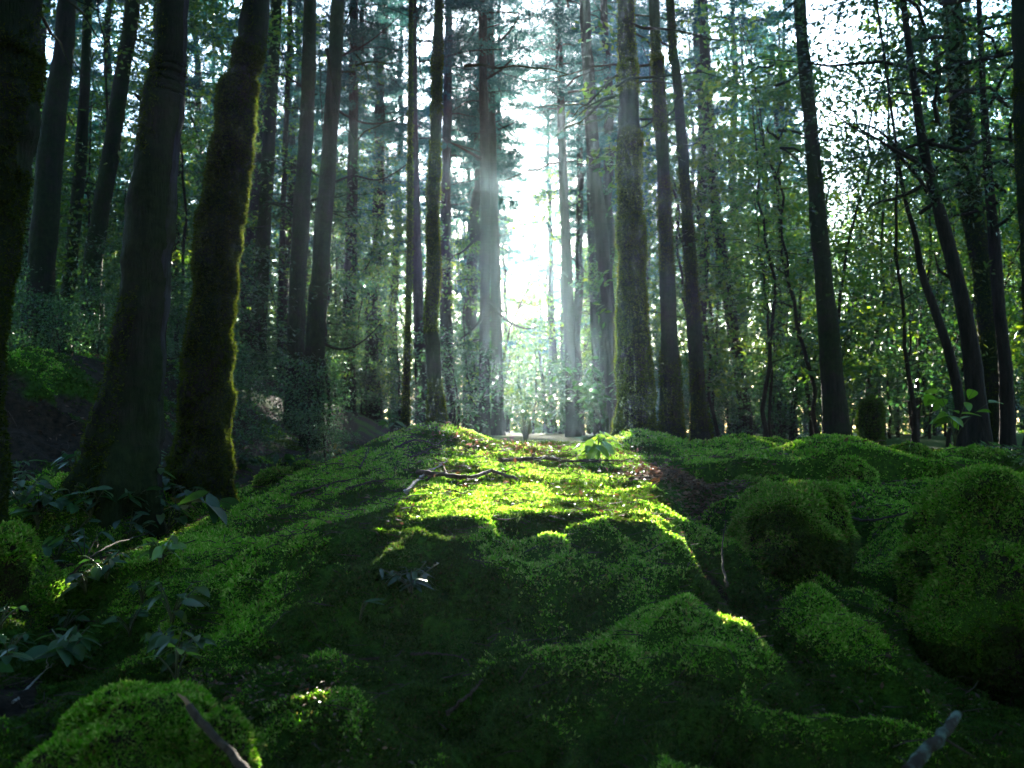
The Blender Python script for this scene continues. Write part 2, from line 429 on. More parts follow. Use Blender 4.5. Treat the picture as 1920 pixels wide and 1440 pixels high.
# ------------------------------------------------------------------ tree prototypes (mesh data shared by the copies)
def conifer_proto(seed, Ht=15.0, base=4.6, rmax=1.9, nb=90, fine=1):
    rng = np.random.default_rng(seed)
    zz = np.linspace(-0.4, Ht, 40)
    cx = 0.10 * np.cumsum(rng.normal(size=40)) * 0.35; cy_ = 0.10 * np.cumsum(rng.normal(size=40)) * 0.35
    cx -= cx[0]; cy_ -= cy_[0]
    R = 0.165 * (1 - zz / Ht * 0.86) + 0.05 * np.exp(-np.clip(zz, 0, None) / 0.35)
    tr = tube(np.stack([cx, cy_, zz], -1), R, 14, 0.10, seed)
    limbs = []; BP = []; BD = []
    for k in range(nb):
        u = (k + rng.uniform()) / nb
        dead = k < 12
        z0 = (2.2 + rng.uniform() * (base - 1.8)) if dead else base + (Ht - base - 0.3) * u ** 1.05
        h = (z0 - base) / (Ht - base)
        L = rng.uniform(0.3, 1.0) if dead else (rmax * (1 - 0.82 * max(h, 0)) * rng.uniform(0.65, 1.15))
        az = k * 2.399 + rng.normal() * 0.3
        t = np.linspace(0, 1, 7)
        up = rng.uniform(-0.15, 0.25)
        dr = L * (up * t - 0.28 * t ** 2 + 0.16 * t ** 3) + rng.normal(size=7) * 0.015
        o = np.array([np.interp(z0, zz, cx), np.interp(z0, zz, cy_), z0])
        a2 = az + rng.normal() * 0.25 * t
        pts = o + np.stack([np.cos(a2) * L * t, np.sin(a2) * L * t, dr], -1)
        limbs.append(tube(pts, 0.014 * (1 - t * 0.8) * (0.6 + L / 3), 4, cap=False))
        if dead and (fine > 1 or rng.uniform() < 0.75): continue
        for tw in np.linspace(0.22, 1.0, int(7 + 7 * L / rmax)):
            b = np.array([np.interp(tw, t, pts[:, i]) for i in range(3)])
            for sgn in (-1, 1):
                ang = a2[3] + sgn * rng.uniform(0.4, 1.1)
                tl = (0.18 + 0.42 * (1 - tw) * L / 1.5) * rng.uniform(0.7, 1.3)
                dirv = np.array([math.cos(ang), math.sin(ang), rng.uniform(-0.35, 0.12)])
                m = 9 * fine * fine if fine > 1 else 11
                s = np.linspace(0.05, 1, m)[:, None]
                BP.append(b + dirv * tl * s + rng.normal(size=(m, 3)) * 0.025)
                BD.append(np.tile(dirv, (m, 1)) * 0.8 + rng.normal(size=(m, 3)) * 0.55)
    BP = np.concatenate(BP); BD = unit(np.concatenate(BD))
    kp = fbm(BP * np.array([.8, .8, 1.1]) + seed, 3, seed) > -0.08; BP, BD = BP[kp], BD[kp]
    cr = leaves(BP, BD, rng.uniform(0.09, 0.18, len(BP)) / fine, rng.uniform(0.03, 0.055, len(BP)) / fine ** 1.3, rng)
    return (mesh_np('trunk', *merge([tr] + limbs), M['bark'], True), mesh_np('crown', cr[0], [cr[1]], M['needle']), merge(limbs))

def broad_proto(seed, Ht, base, rad, nl, leafL, r0, mat, trunk_mat, lean=0.3, nlimb=26):
    """slender broadleaf: wavy stem, upswept limbs, leaves in loose layered sprays"""
    rng = np.random.default_rng(seed)
    n = 22; zz = np.linspace(-0.3, Ht * 0.95, n); t = zz / Ht
    cx = lean * np.clip(t, 0, 1) ** 1.5 * rng.normal() + 0.05 * np.cumsum(rng.normal(size=n)) * Ht / 8
    cy_ = lean * np.clip(t, 0, 1) ** 1.5 * rng.normal() + 0.05 * np.cumsum(rng.normal(size=n)) * Ht / 8
    cx -= cx[0]; cy_ -= cy_[0]
    R = r0 * (1 - 0.88 * np.clip(t, 0, 1)) + 0.5 * r0 * np.exp(-np.clip(zz, 0, None) / 0.2)
    tr = tube(np.stack([cx, cy_, zz], -1), R, 10, 0.10, seed)
    limbs = []; ends = []
    for k in range(nlimb):
        z0 = base + (Ht - base) * (k + rng.uniform()) / nlimb * 0.95
        h = (z0 - base) / (Ht - base)
        L = rad * (0.45 + 0.75 * math.sin(math.pi * min(1, 0.18 + 0.75 * h))) * rng.uniform(0.5, 1.1)
        az = k * 2.399 + rng.normal() * 0.4
        s = np.linspace(0, 1, 6)
        pts = np.array([np.interp(z0, zz, cx), np.interp(z0, zz, cy_), z0]) + np.stack([np.cos(az) * L * s, np.sin(az) * L * s, L * (rng.uniform(0.1, 0.6) * s - 0.15 * s ** 2)], -1) + rng.normal(size=(6, 3)) * 0.03 * L
        limbs.append(tube(pts, r0 * 0.28 * (1 - 0.85 * s) * (1 - 0.5 * h), 4, cap=False))
        for q in range(9):
            f = rng.uniform(0.25, 1.0)
            ends.append(np.append([np.interp(f, s, pts[:, i]) for i in range(3)], [az, L]))
    ends = np.array(ends); k = rng.integers(0, len(ends), nl)
    e = ends[k]
    sp = np.minimum(0.30, 0.09 + e[:, 4] * 0.14)[:, None]
    P = e[:, :3] + rng.normal(size=(nl, 3)) * sp * np.array([1, 1, 0.35])
    kp = fbm(P * 0.9 * np.array([1, 1, 1.4]) + seed, 3, seed) > -0.12; P, e = P[kp], e[kp]; nl = len(P)
    D = unit(np.stack([np.cos(e[:, 3]), np.sin(e[:, 3]), -0.25 * np.ones(nl)], -1) + rng.normal(size=(nl, 3)) * 0.7)
    nrm = unit(rng.normal(size=(nl, 3)) * 0.55 + np.array([0, 0, 1.0]))
    cr = leaves(P, D, leafL * rng.uniform(0.6, 1.3, nl), leafL * 0.5 * rng.uniform(0.7, 1.2, nl), rng, nrm)
    return (mesh_np('trunk', *merge([tr] + limbs), trunk_mat, True), mesh_np('crown', cr[0], [cr[1]], mat), merge(limbs))

CON = [conifer_proto(100 + i, 15.0, 4.4 + 0.4 * i, 1.8 + 0.15 * (i % 3), 90) for i in range(4)]
CONF = [conifer_proto(120 + i, 15.0, 4.6 + 0.4 * i, 1.9, 90, 2) for i in range(2)]
BRD = [broad_proto(200 + i, 9.0, 2.6, 1.9, 11000, 0.075, 0.10, M['leaf'], M['bark_moss'], 0.6, 34) for i in range(3)]
SAP = [broad_proto(300 + i, 5.2, 0.9, 0.85, 3800, (0.06, 0.085, 0.07, 0.10, 0.078)[i], 0.026, M['leaf'] if i == 1 else M['leaf_light'], M['bark'], 0.5, 26) for i in range(5)]
BUS = [broad_proto(400 + i, 1.5, 0.1, 0.7, 3000, 0.055, 0.02, M['leaf'], M['bark'], 0.2, 22) for i in range(3)]

def plant_tree(name, proto, x, y, s, rz, label, cat, group, sink=0.05, tilt=(0, 0)):
    r = empty(name, (x, y, H1(x, y) - sink), rz, s); r.rotation_euler = (tilt[0], tilt[1], rz)
    tag(r, label, cat, group)
    mw = Matrix.LocRotScale(r.location, r.rotation_euler, r.scale)
    for me, nm in zip(proto[:2], ('trunk', 'crown')):
        c = put(bpy.data.objects.new(nm, me), r)
        if nm == 'crown' and y > 3: thin_crown(c, mw)
    return r

# ------------------------------------------------------------------ the trees one can tell apart, from the photo
# (name, distance, [(px, py, width px) bottom to top], bark, moss sprigs, crown kind, crown scale, label)
TREES = [
 ('mossy_tree', 3.6, [(-42, 930, 106), (-42, 700, 76), (-14, 450, 96), (2, 250, 124), (16, 100, 114), (20, 0, 106)], 'bark_moss', 16000, 'con', 1.0,
  'lumpy moss-covered trunk cut by the left edge of the picture'),
 ('conifer_tree', 9.0, [(62, 712, 60), (72, 560, 52), (88, 400, 48), (98, 250, 44), (118, 90, 36), (126, 0, 34)], 'bark_moss', 0, 'con', 0.95,
  'dark straight trunk at far left with its foot hidden behind the mossy bank'),
 ('conifer_tree', 11.0, [(112, 735, 30), (122, 600, 27), (138, 450, 24), (150, 300, 22), (160, 120, 18), (166, 0, 16)], 'bark_moss', 0, 'con', 0.9,
  'thin dark trunk close right of the straight trunk on the left bank'),
 ('conifer_tree', 10.0, [(160, 745, 40), (168, 620, 36), (176, 480, 34), (204, 300, 31), (234, 110, 28), (250, 0, 26)], 'bark_moss', 0, 'con', 0.95,
  'thin trunk leaning right between the left bank trunks and the big grey-streaked trunk'),
 ('conifer_tree', 4.2, [(222, 930, 158), (232, 850, 138), (248, 720, 118), (268, 560, 102), (284, 420, 98), (300, 250, 88), (312, 120, 76), (324, 0, 64)], 'bark_moss', 9000, 'con', 1.05,
  'thick leaning trunk with a long bare grey streak down its right side'),
 ('mossy_tree', 4.6, [(368, 940, 140), (378, 830, 104), (387, 700, 106), (402, 560, 86), (408, 480, 92), (418, 380, 94), (432, 290, 82), (447, 190, 82), (462, 100, 70), (478, 0, 56)], 'bark_moss', 30000, 'con', 1.0,
  'thick wavy mossy trunk with a gold-lit right edge beside the grey-streaked trunk'),
 ('conifer_tree', 12.0, [(478, 790, 40), (484, 640, 30), (492, 480, 27), (503, 300, 25), (512, 130, 22), (518, 0, 20)], 'bark_moss', 0, 'con', 0.95,
  'dark trunk just right of the wavy mossy trunk, in front of a bright sky gap'),
 ('conifer_tree', 15.0, [(522, 790, 14), (526, 600, 12), (531, 400, 11), (538, 200, 10), (544, 0, 9)], 'bark', 0, 'con', 0.8,
  'pole-thin trunk between two dark trunks left of the mound'),
 ('conifer_tree', 10.0, [(551, 845, 44), (553, 720, 36), (558, 560, 33), (566, 380, 31), (577, 180, 27), (582, 0, 25)], 'bark_moss', 0, 'con', 1.0,
  'left one of a close pair of dark trunks behind the leafy plants'),
 ('conifer_tree', 9.0, [(584, 850, 46), (588, 740, 40), (594, 600, 35), (606, 420, 33), (622, 220, 29), (634, 0, 26)], 'bark_moss', 0, 'con', 1.0,
  'right one of a close pair of dark trunks, leaning right as it rises'),
 ('conifer_tree', 16.0, [(652, 805, 30), (654, 640, 25), (658, 450, 22), (662, 250, 19), (664, 0, 16)], 'bark', 0, 'con', 1.0,
  'hazy trunk standing alone between the dark pair and the thin mossy stems'),
 ('mossy_sapling', 5.6, [(761, 805, 15), (764, 650, 12), (767, 480, 11), (769, 260, 10), (771, 0, 8)], 'bark_moss', 3500, 'none', 1.0,
  'very thin stem with golden lit edges left of the dark knobbly stem on the mound'),
 ('conifer_tree', 14.0, [(791, 800, 25), (787, 640, 22), (781, 480, 20), (776, 250, 17), (774, 0, 15)], 'bark', 0, 'con', 1.0,
  'pale hazy trunk seen between the two thin golden-edged stems'),
 ('mossy_tree', 5.2, [(819, 805, 31), (814, 700, 27), (809, 600, 26), (814, 500, 24), (811, 400, 25), (817, 250, 21), (820, 120, 20), (823, 0, 17)], 'bark_moss', 11000, 'con', 0.85,
  'dark knobbly slender trunk with golden moss fringe at the top of the green mound'),
 ('conifer_tree', 19.0, [(842, 800, 27), (837, 640, 24), (834, 480, 21), (838, 250, 17), (842, 0, 14)], 'bark', 0, 'con', 1.0,
  'pale hazy trunk just right of the dark knobbly stem'),
 ('conifer_tree', 14.5, [(908, 815, 28), (908, 680, 25), (910, 480, 24), (909, 300, 23), (906, 140, 21), (905, 0, 19)], 'bark', 0, 'con', 1.05,
  'straight tall trunk left of the sun with bare side branches'),
 ('conifer_tree', 17.5, [(934, 820, 30), (932, 690, 26), (929, 520, 23), (924, 340, 20), (921, 170, 18), (919, 0, 16)], 'bark', 0, 'con', 1.0,
  'trunk half hidden behind the straight tall trunk, closest to the sun glare'),
 ('conifer_tree', 16.5, [(1075, 840, 25), (1071, 700, 23), (1064, 520, 20), (1056, 340, 17), (1050, 150, 14), (1046, 0, 12)], 'bark', 0, 'con', 0.95,
  'hazy trunk in the light shaft right of the sun'),
 ('conifer_tree', 17.0, [(1124, 835, 19), (1119, 700, 16), (1111, 520, 14), (1106, 340, 13), (1102, 150, 12), (1100, 0, 11)], 'bark', 0, 'con', 1.0,
  'thin hazy trunk between the light shaft and the leaning trunk'),
 ('conifer_tree', 9.5, [(1158, 850, 34), (1150, 720, 30), (1140, 570, 27), (1126, 430, 25), (1112, 280, 24), (1103, 120, 22), (1096, 0, 20)], 'bark', 0, 'con', 1.25,
  'dark trunk leaning left as it rises, touching the thick mossy trunk at its foot'),
 ('mossy_tree', 6.0, [(1190, 872, 92), (1191, 800, 72), (1190, 700, 63), (1185, 560, 54), (1183, 420, 49), (1180, 280, 44), (1177, 140, 38), (1174, 0, 33)], 'bark_moss', 26000, 'con', 1.0,
  'thick mossy trunk with a bright lit left edge, right of the sunlit mound'),
 ('conifer_tree', 8.0, [(1260, 855, 52), (1258, 760, 40), (1254, 620, 32), (1249, 450, 27), (1242, 280, 25), (1232, 120, 22), (1226, 0, 20)], 'bark_moss', 9000, 'con', 1.25,
  'dark trunk standing next right of the thick mossy trunk'),
 ('conifer_tree', 8.3, [(1322, 875, 44), (1312, 790, 34), (1303, 640, 27), (1294, 480, 23), (1281, 300, 20), (1267, 130, 18), (1257, 0, 16)], 'bark_moss', 5000, 'con', 1.25,
  'slim dark trunk with a flared foot, leaning left above the green cushions'),
 ('conifer_tree', 14.0, [(1408, 860, 24), (1392, 740, 24), (1366, 560, 23), (1338, 360, 22), (1326, 180, 21), (1317, 0, 19)], 'bark', 0, 'con', 1.0,
  'leaning trunk mostly hidden by sapling leaves right of the slim flared trunk'),
 ('conifer_tree', 9.0, [(1570, 830, 52), (1562, 720, 42), (1552, 590, 36), (1534, 420, 31), (1520, 240, 27), (1508, 100, 24), (1500, 0, 22)], 'bark_moss', 0, 'con', 1.25,
  'tall dark trunk rising out of the sapling thicket left of the stump'),
 ('broadleaf_tree', 7.0, [(1838, 840, 44), (1832, 740, 35), (1816, 630, 31), (1794, 530, 27), (1766, 410, 23), (1736, 290, 19), (1716, 180, 15), (1692, 0, 11)], 'bark', 0, 'brd', 0.72,
  'curved dark tree bending left above the right-hand moss dome'),
 ('broadleaf_tree', 7.4, [(1808, 840, 22), (1798, 740, 19), (1774, 650, 17), (1748, 570, 15), (1730, 510, 12), (1716, 440, 10), (1690, 350, 7)], 'bark', 0, 'none', 0.5,
  'thin crooked stem crossing just left of the curved dark tree'),
 ('mossy_tree', 9.0, [(1872, 830, 50), (1862, 700, 44), (1846, 540, 40), (1822, 380, 40), (1804, 220, 40), (1792, 100, 38), (1784, 0, 36)], 'bark_moss', 5000, 'brd', 1.0,
  'leafy mossy trunk leaning left behind the curved dark tree'),
 ('broadleaf_tree', 8.5, [(1890, 830, 28), (1884, 700, 24), (1872, 560, 22), (1866, 450, 21), (1852, 320, 17), (1842, 180, 13), (1836, 0, 10)], 'bark', 0, 'brd', 0.8,
  'slender dark stem between the leafy mossy trunk and the right edge of the picture'),
 ('mossy_tree', 5.2, [(1960, 880, 66), (1952, 650, 58), (1940, 400, 52), (1926, 200, 46), (1914, 0, 40)], 'bark_moss', 3000, 'con', 0.9,
  'dark trunk cut by the right edge of the picture'),
]

TREE_SPOTS = []
def feature_tree(i, name, Y, rows, bark, moss, kind, cs, label):
    rng = np.random.default_rng(1000 + i)
    P = [at(px, py, Y) for px, py, wpx in rows]; slim = {4: 0.9, 5: 0.88, 15: 0.8, 16: 0.85}.get(i, 1.0); R = [slim * wpx / F * Y / 2 for px, py, wpx in rows]
    base = P[0]; gx, gy = base.x, base.y; gz = H1(gx, gy)
    TREE_SPOTS.append((gx, gy))
    ctrl = [(gx, gy, gz - 0.25, R[0] * 1.12)] if base.z > gz - 0.2 else []
    dmp = 0.9
    ctrl += [(p.x, p.y + dmp * 0.02 * math.sin(k * 1.7 + i), p.z, r) for k, (p, r) in enumerate(zip(P, R))]
    # above the picture the trunk goes on to its full height
    top = ctrl[-1]; prev = ctrl[-3]
    Ht = {'con': 15.0 * cs, 'brd': 9.0 * cs, 'none': top[2] + 1.6}[kind]; Ht = max(Ht, top[2] - gz + 2.0)
    sl = ((top[0] - prev[0]) / (top[2] - prev[2]) * 0.5, 0)
    for f in (0.35, 0.7, 1.0):
        z = top[2] + (gz + Ht - top[2]) * f
        ctrl.append((top[0] + sl[0] * (z - top[2]), top[1], z, max(top[3] * (1 - 0.85 * f), 0.008)))
    step = 0.035 if Y < 7 else 0.09
    nr = int((ctrl[-1][2] - ctrl[0][2]) / step * 0.55)
    cp = curve_pts(ctrl, max(nr, 40)); cp = cp[np.argsort(cp[:, 2])]
    cp[:, 3] = np.maximum(cp[:, 3], 0.006)
    org = np.array([gx, gy, gz])
    root = empty(name, org); tag(root, label, 'tree')
    rough = 0.20 if moss > 10000 else (0.11 if moss else 0.09)
    v, p = tube(cp[:, :3] - org, cp[:, 3], 40 if Y < 7 else 18, rough, 500 + i, lump=9.0 if Y < 7 else 4.0)
    if cp[2, 3] > 0.04:
        vh = v[:, 2]; ax = np.array([np.interp(vh + gz, cp[:, 2], cp[:, k]) for k in (0, 1)]).T - org[:2]
        d = v[:, :2] - ax; th = np.arctan2(d[:, 1], d[:, 0]); nl_ = 5 + i % 3
        g = 1 + np.exp(-np.clip(vh, 0, None) / (1.6 * R[0] + 0.05)) * (0.03 + 0.40 * np.clip(np.cos(th * nl_ / 2 + i) ** 2 - 0.25, 0, 1))
        v[:, :2] = ax + d * g[:, None]
    tv, tp = v, p
    if kind != 'none':
        pro = (CONF if kind == 'con' else BRD)[i % (2 if kind == 'con' else 3)]
        j = np.argmin(np.abs(cp[:, 2] - gz - Ht * 0.5)); sh = cp[j, :2] - org[:2]; rz = rng.uniform(0, 6.28)
        lv = pro[2][0] @ rotz(rz).T * cs + np.array([sh[0], sh[1], 0])
        tv, tp = merge([(v, p), (lv, pro[2][1])])
    trunk = obj_np('trunk', tv, tp, M[bark], root, True)
    if moss:
        # moss fronds over the bark, thicker below and on the lumps
        zt = min(cp[-1, 2], gz + 5.2); idx = np.where(cp[:, 2] < zt)[0]
        pr = cp[idx, 3] ** 0.6 * np.interp(cp[idx, 2], [gz, gz + 2.5, gz + 5.2], [1.3, 1.0, 0.5]); pr /= pr.sum()
        k = rng.choice(idx, moss, p=pr); sides = 40 if Y < 7 else 18
        ks = rng.integers(0, sides, moss)
        vv = v[:len(cp) * sides].reshape(len(cp), sides, 3)
        f = rng.uniform(size=(moss, 1)); k2 = np.minimum(k + 1, len(cp) - 1); s2 = (ks + 1) % sides; g = rng.uniform(size=(moss, 1))
        Q = (vv[k, ks] * (1 - f) + vv[k2, ks] * f) * (1 - g) + (vv[k, s2] * (1 - f) + vv[k2, s2] * f) * g
        ctr = cp[k, :3] - org; nn = Q - ctr; nn[:, 2] = 0; nn = unit(nn)
        patch = fbm(np.concatenate([Q * 3.0], 0), 2, 90 + i) > (-0.45 if name.startswith('mossy') else -0.02)
        if i == 4:   # the long bare streak on the right side
            patch &= ~((nn[:, 0] > 0.15) & (nn[:, 1] < 0.6))
        Q, nn = Q[patch], nn[patch]
        L = rng.uniform(0.012, 0.026, len(Q)) * (1.0 if Y < 7 else 1.4) * (0.8 if cp[2, 3] < 0.06 else 1.0)
        sv, sf = sprigs(Q, nn, L, L * 0.22, 4, rng, 1.1, 0.25)
        obj_np('moss_cover', sv, [sf], M['bark_fuzz'], root)
    if i == 4:
        # strip of weathered bare wood set into the trunk
        sides = 40; vv = v[:len(cp) * sides].reshape(len(cp), sides, 3)
        sel = [j for j in range(0, len(cp)) if gz + 0.35 < cp[j, 2] < gz + 4.5]
        ang = np.linspace(-0.75, 0.2, 9); pts = []
        th = np.linspace(0, 2 * np.pi, sides, endpoint=False)
        for j in sel:
            c = cp[j, :3] - org
            dv = vv[j] - c; a = np.arctan2(dv[:, 1], dv[:, 0]); o = np.argsort(a)
            wv = np.interp(ang + 0.12 * math.sin(cp[j, 2] * 2.3), a[o], np.linalg.norm(dv[o, :2], axis=1))
            aa = -0.27 + (ang + 0.27) * min(1.0, (cp[j, 2] - gz - 0.34) / 0.7, (gz + 4.51 - cp[j, 2]) / 0.5)
            aa = aa * (0.75 + 0.25 * math.sin(cp[j, 2] * 1.7)) + 0.1 * math.sin(cp[j, 2] * 5)
            prof = np.array([-0.004, .006, .008, .008, .008, .008, .008, .006, -0.004])
            rr = wv + prof
            pts.append(np.stack([c[0] + np.cos(aa) * rr, c[1] + np.sin(aa) * rr, np.full(9, c[2])], -1))
        pts = np.array(pts); n = len(sel); ii = np.arange(n * 9).reshape(n, 9)
        q = np.stack([ii[:-1, :-1], ii[:-1, 1:], ii[1:, 1:], ii[1:, :-1]], -1).reshape(-1, 4)
        s = obj_np('bare_wood', pts.reshape(-1, 3), [q], M['bark_bare'], root, True); s['label'] = 'long strip of bare grey wood'
    if kind != 'none':
        c = put(bpy.data.objects.new('crown', pro[1]), root)
        c.location = (sh[0], sh[1], 0); c.rotation_euler = (0, 0, rz); c.scale = (cs,) * 3
        thin_crown(c, Matrix.Translation(root.location) @ Matrix.LocRotScale(c.location, c.rotation_euler, c.scale))
    return root

ROOTS = []
for i, t in enumerate(TREES): ROOTS.append(feature_tree(i, *t))

# bare side branches of the tall trunk left of the sun and of its neighbours
def branch_part(root, rows, Y, r0, mat='bark', name='branch', dY=0.0):
    P = [at(a, b, Y + dY * k / max(1, len(rows) - 1)) for k, (a, b) in enumerate(rows)]
    c = curve_pts([tuple(p) for p in P], 14); t = np.linspace(0, 1, 14)
    v, p = tube(c - np.array(root.location), r0 * (1 - 0.8 * t), 6, 0.1, 3, lump=20)
    return obj_np(name, v, p, M[mat], root, True)
T14 = ROOTS[15]
for rows in ([(908, 590), (890, 615), (868, 632), (848, 648)], [(908, 635), (885, 640), (866, 646), (846, 650)], [(910, 560), (950, 600), (985, 616), (1010, 612)],
             [(908, 100), (945, 70), (968, 40), (975, 15)], [(908, 150), (940, 130), (965, 105), (985, 80)], [(906, 300), (870, 280), (835, 262), (800, 240)], [(908, 430), (870, 470), (850, 480), (838, 500)]):
    branch_part(T14, rows, 14.5, 0.026, dY=-0.6)
branch_part(ROOTS[4], [(285, 195), (265, 186), (252, 176)], 4.2, 0.022, 'bark_moss', 'branch_stub')
for rows in ([(1070, 640), (1085, 660), (1100, 650), (1108, 610)], [(1068, 480), (1090, 500), (1106, 520), (1120, 525)]): branch_part(ROOTS[17], rows, 16.5, 0.02)
for rows in ([(1768, 415), (1720, 330), (1660, 270), (1600, 240), (1540, 190)], [(1740, 300), (1700, 290), (1640, 240), (1590, 232)], [(1800, 545), (1780, 520), (1760, 505), (1752, 470)]): branch_part(ROOTS[25], rows, 7.0, 0.02)
for rows in ([(590, 800), (615, 770), (640, 755), (660, 720)], [(598, 640), (640, 655), (680, 640), (720, 600)], [(612, 350), (660, 330), (720, 335), (800, 280)], [(622, 200), (680, 230), (740, 225), (800, 190)], [(628, 110), (690, 80), (750, 30)]):
    branch_part(ROOTS[9], rows, 9.0, 0.016, dY=0.6)
for rows in ([(554, 400), (520, 380), (480, 390)], [(560, 300), (600, 330), (640, 320)], [(575, 170), (530, 140), (490, 150)]): branch_part(ROOTS[8], rows, 10.0, 0.014)

# ------------------------------------------------------------------ trees further back
rnd = random.Random(11)
def beam_clear(x, y):
    """no trunk in the main sunbeam"""
    return not (-0.55 < x - 0.0148 * y < 0.75 and y > 4)
SEG = [(300, 'left of the grey-streaked trunk'), (440, 'between the grey-streaked and wavy mossy trunks'), (620, 'between the wavy mossy trunk and the close dark pair'),
       (815, 'between the close dark pair and the knobbly stem'), (920, 'between the knobbly stem and the straight tall trunk'), (1070, 'in the sun gap behind the mound'),
       (1185, 'between the light shaft and the thick mossy trunk'), (1310, 'between the thick mossy trunk and the slim flared trunk'), (1560, 'between the slim flared trunk and the stump'),
       (1810, 'between the stump and the curved dark tree'), (9999, 'right of the curved dark tree')]
def where(what, px, y, near):
    """label and group of one of many look-alikes: kind, depth and the gap between trunks it shows in"""
    gap = next(t for e, t in SEG if px < e)
    d = 'nearer' if y < near else 'farther'
    return f'{d} {what} {gap}', f'{d} {what.split()[-1]}s {gap}'
spots = []
tries = 0
while len(spots) < 135 and tries < 9000:
    tries += 1
    y = 12.5 + 31 * rnd.random() ** 0.8; x = rnd.uniform(-0.72, 0.72) * y
    if not beam_clear(x, y): continue
    px = 960 + x / y * F
    if px > 1250 and y < 16: continue
    if (985 < px < 1120 or 1480 < px < 1790) and y < 34: continue
    if any((x - a) ** 2 + (y - b) ** 2 < (1.5 + 0.025 * y) ** 2 for a, b in spots + TREE_SPOTS): continue
    spots.append((x, y))
for k, (x, y) in enumerate(spots):
    if abs(x - 0.0148 * y + 1.40) < 0.3: x += 0.42 if x - 0.0148 * y > -1.40 else -0.42      # clear of the sun that edges the wavy trunk
    px = 960 + x / y * F; lab = where('hazy conifer', px, y, 24)
    s = rnd.uniform(0.72, 1.02)
    if 990 < px < 1130 or 1500 < px < 1760: s *= 0.72
    plant_tree('conifer_tree', CON[k % 4] if y > 21 else CONF[k % 2], x, y, s, rnd.uniform(0, 6.28), lab[0], 'tree', lab[1], tilt=(rnd.gauss(0, .02), rnd.gauss(0, .02)))

for px, y, s, lab in ((1085, 20, 0.76, 'conifer whose drooping crown hangs just right above the sun glare'), (1056, 24, 0.80, 'conifer standing close behind the drooping crown right of the sun glare'),
                      (893, 21, 0.98, 'conifer with a feathery crown filling the space left of the sun glare'), (930, 27, 0.95, 'conifer whose crown closes the sky left above the sun'),
                      (700, 20, 0.9, 'conifer filling the gap between the lone hazy trunk and the golden-edged stems'), (742, 27, 1.0, 'farther conifer left of the golden-edged thin stem'),
                      (668, 31, 1.05, 'far conifer just behind the lone hazy trunk'), (535, 24, 0.95, 'conifer behind the pole-thin trunk'), (1215, 27, 0.95, 'conifer behind the thick mossy trunk'),
                      (1034, 36, 1.08, 'tall far conifer spreading its crown right over the sun glare'), (1108, 33, 0.95, 'far conifer between the thin hazy trunk and the leaning trunk')):
    plant_tree('conifer_tree', CONF[int(y) % 2], (px - 960) / F * y, y, s, 1.0 + y, lab, 'tree', None)

# unseen trees added around and behind the viewpoint to shade the floor
k = 0
ring = []
while len(ring) < 120 and k < 9000:
    k += 1
    x = rnd.uniform(-17, 17); y = rnd.uniform(-17, 12)
    if y > 1.0 and abs(x) < 0.62 * y + 1.6: continue
    if x * x + y * y < 2.2: continue
    if any((x - a) ** 2 + (y - b) ** 2 < 2.6 for a, b in ring + TREE_SPOTS): continue
    ring.append((x, y))
r2 = []
k = 0
while len(r2) < 46 and k < 6000:
    k += 1; x = rnd.uniform(-8, 8); y = rnd.uniform(-7, 2.2)
    if (y > -1.0 and abs(x) < 0.62 * max(y, 0) + 2.6) or x * x + y * y < 4: continue
    if any((x - a) ** 2 + (y - b) ** 2 < 1.7 for a, b in r2): continue
    r2.append((x, y))
for k, (x, y) in enumerate(r2):
    plant_tree('broadleaf_tree', BRD[k % 3], x, y, rnd.uniform(0.9, 1.2), rnd.uniform(0, 6.28), 'leafy broadleaf tree added outside the view to shade the forest floor', 'tree', 'broadleaf shade trees added around the viewpoint')
for k, (x, y) in enumerate(ring):
    plant_tree('conifer_tree', CON[k % 4], x, y, rnd.uniform(0.85, 1.1), rnd.uniform(0, 6.28), 'tall conifer added outside the view to shade the forest floor', 'tree', 'conifer shade trees added around the viewpoint')

# ------------------------------------------------------------------ understorey: saplings and bushes
def scatter(n, ylo, yhi, pxlo, pxhi, dmin, seed):
    r = random.Random(seed); out = []; t = 0
    while len(out) < n and t < n * 80:
        t += 1
        y = math.sqrt(r.uniform(ylo ** 2, yhi ** 2)); px = r.uniform(pxlo, pxhi); x = (px - 960) / F * y
        if abs(x - 0.0148 * y - 0.05) < 0.7 and y < 19: continue
        if 936 < px < 1042 and y < 28: continue
        if any((x - a) ** 2 + (y - b) ** 2 < dmin ** 2 for a, b in [(u[0], u[1]) for u in out] + TREE_SPOTS): continue
        out.append((x, y, px))
    return out
for n, a, b, pa, pb, seed, smin, smax in ((74, 8.5, 21, 1320, 2050, 1, 0.75, 1.15), (74, 10, 26, -60, 640, 2, 0.8, 1.2), (44, 14, 30, 600, 1300, 3, 0.7, 1.15)):
    for k, (x, y, px) in enumerate(scatter(n, a, b, pa, pb, 0.55, seed)):
        lab = where('leafy thin-stemmed sapling', px, y, 14)
        plant_tree('sapling', SAP[k % 5], x, y, rnd.uniform(smin, smax), rnd.uniform(0, 6.28), lab[0], 'sapling', lab[1], tilt=(rnd.gauss(0, .05), rnd.gauss(0, .05)))
for n, a, b, pa, pb, seed in ((26, 9, 22, 1250, 2000, 4), (26, 8.5, 22, -60, 640, 5), (26, 12, 26, 620, 1280, 6)):
    for k, (x, y, px) in enumerate(scatter(n, a, b, pa, pb, 0.8, seed)):
        lab = where('low leafy bush', px, y, 14)
        plant_tree('bush', BUS[k % 3], x, y, rnd.uniform(0.7, 1.3), rnd.uniform(0, 6.28), lab[0], 'bush', lab[1])

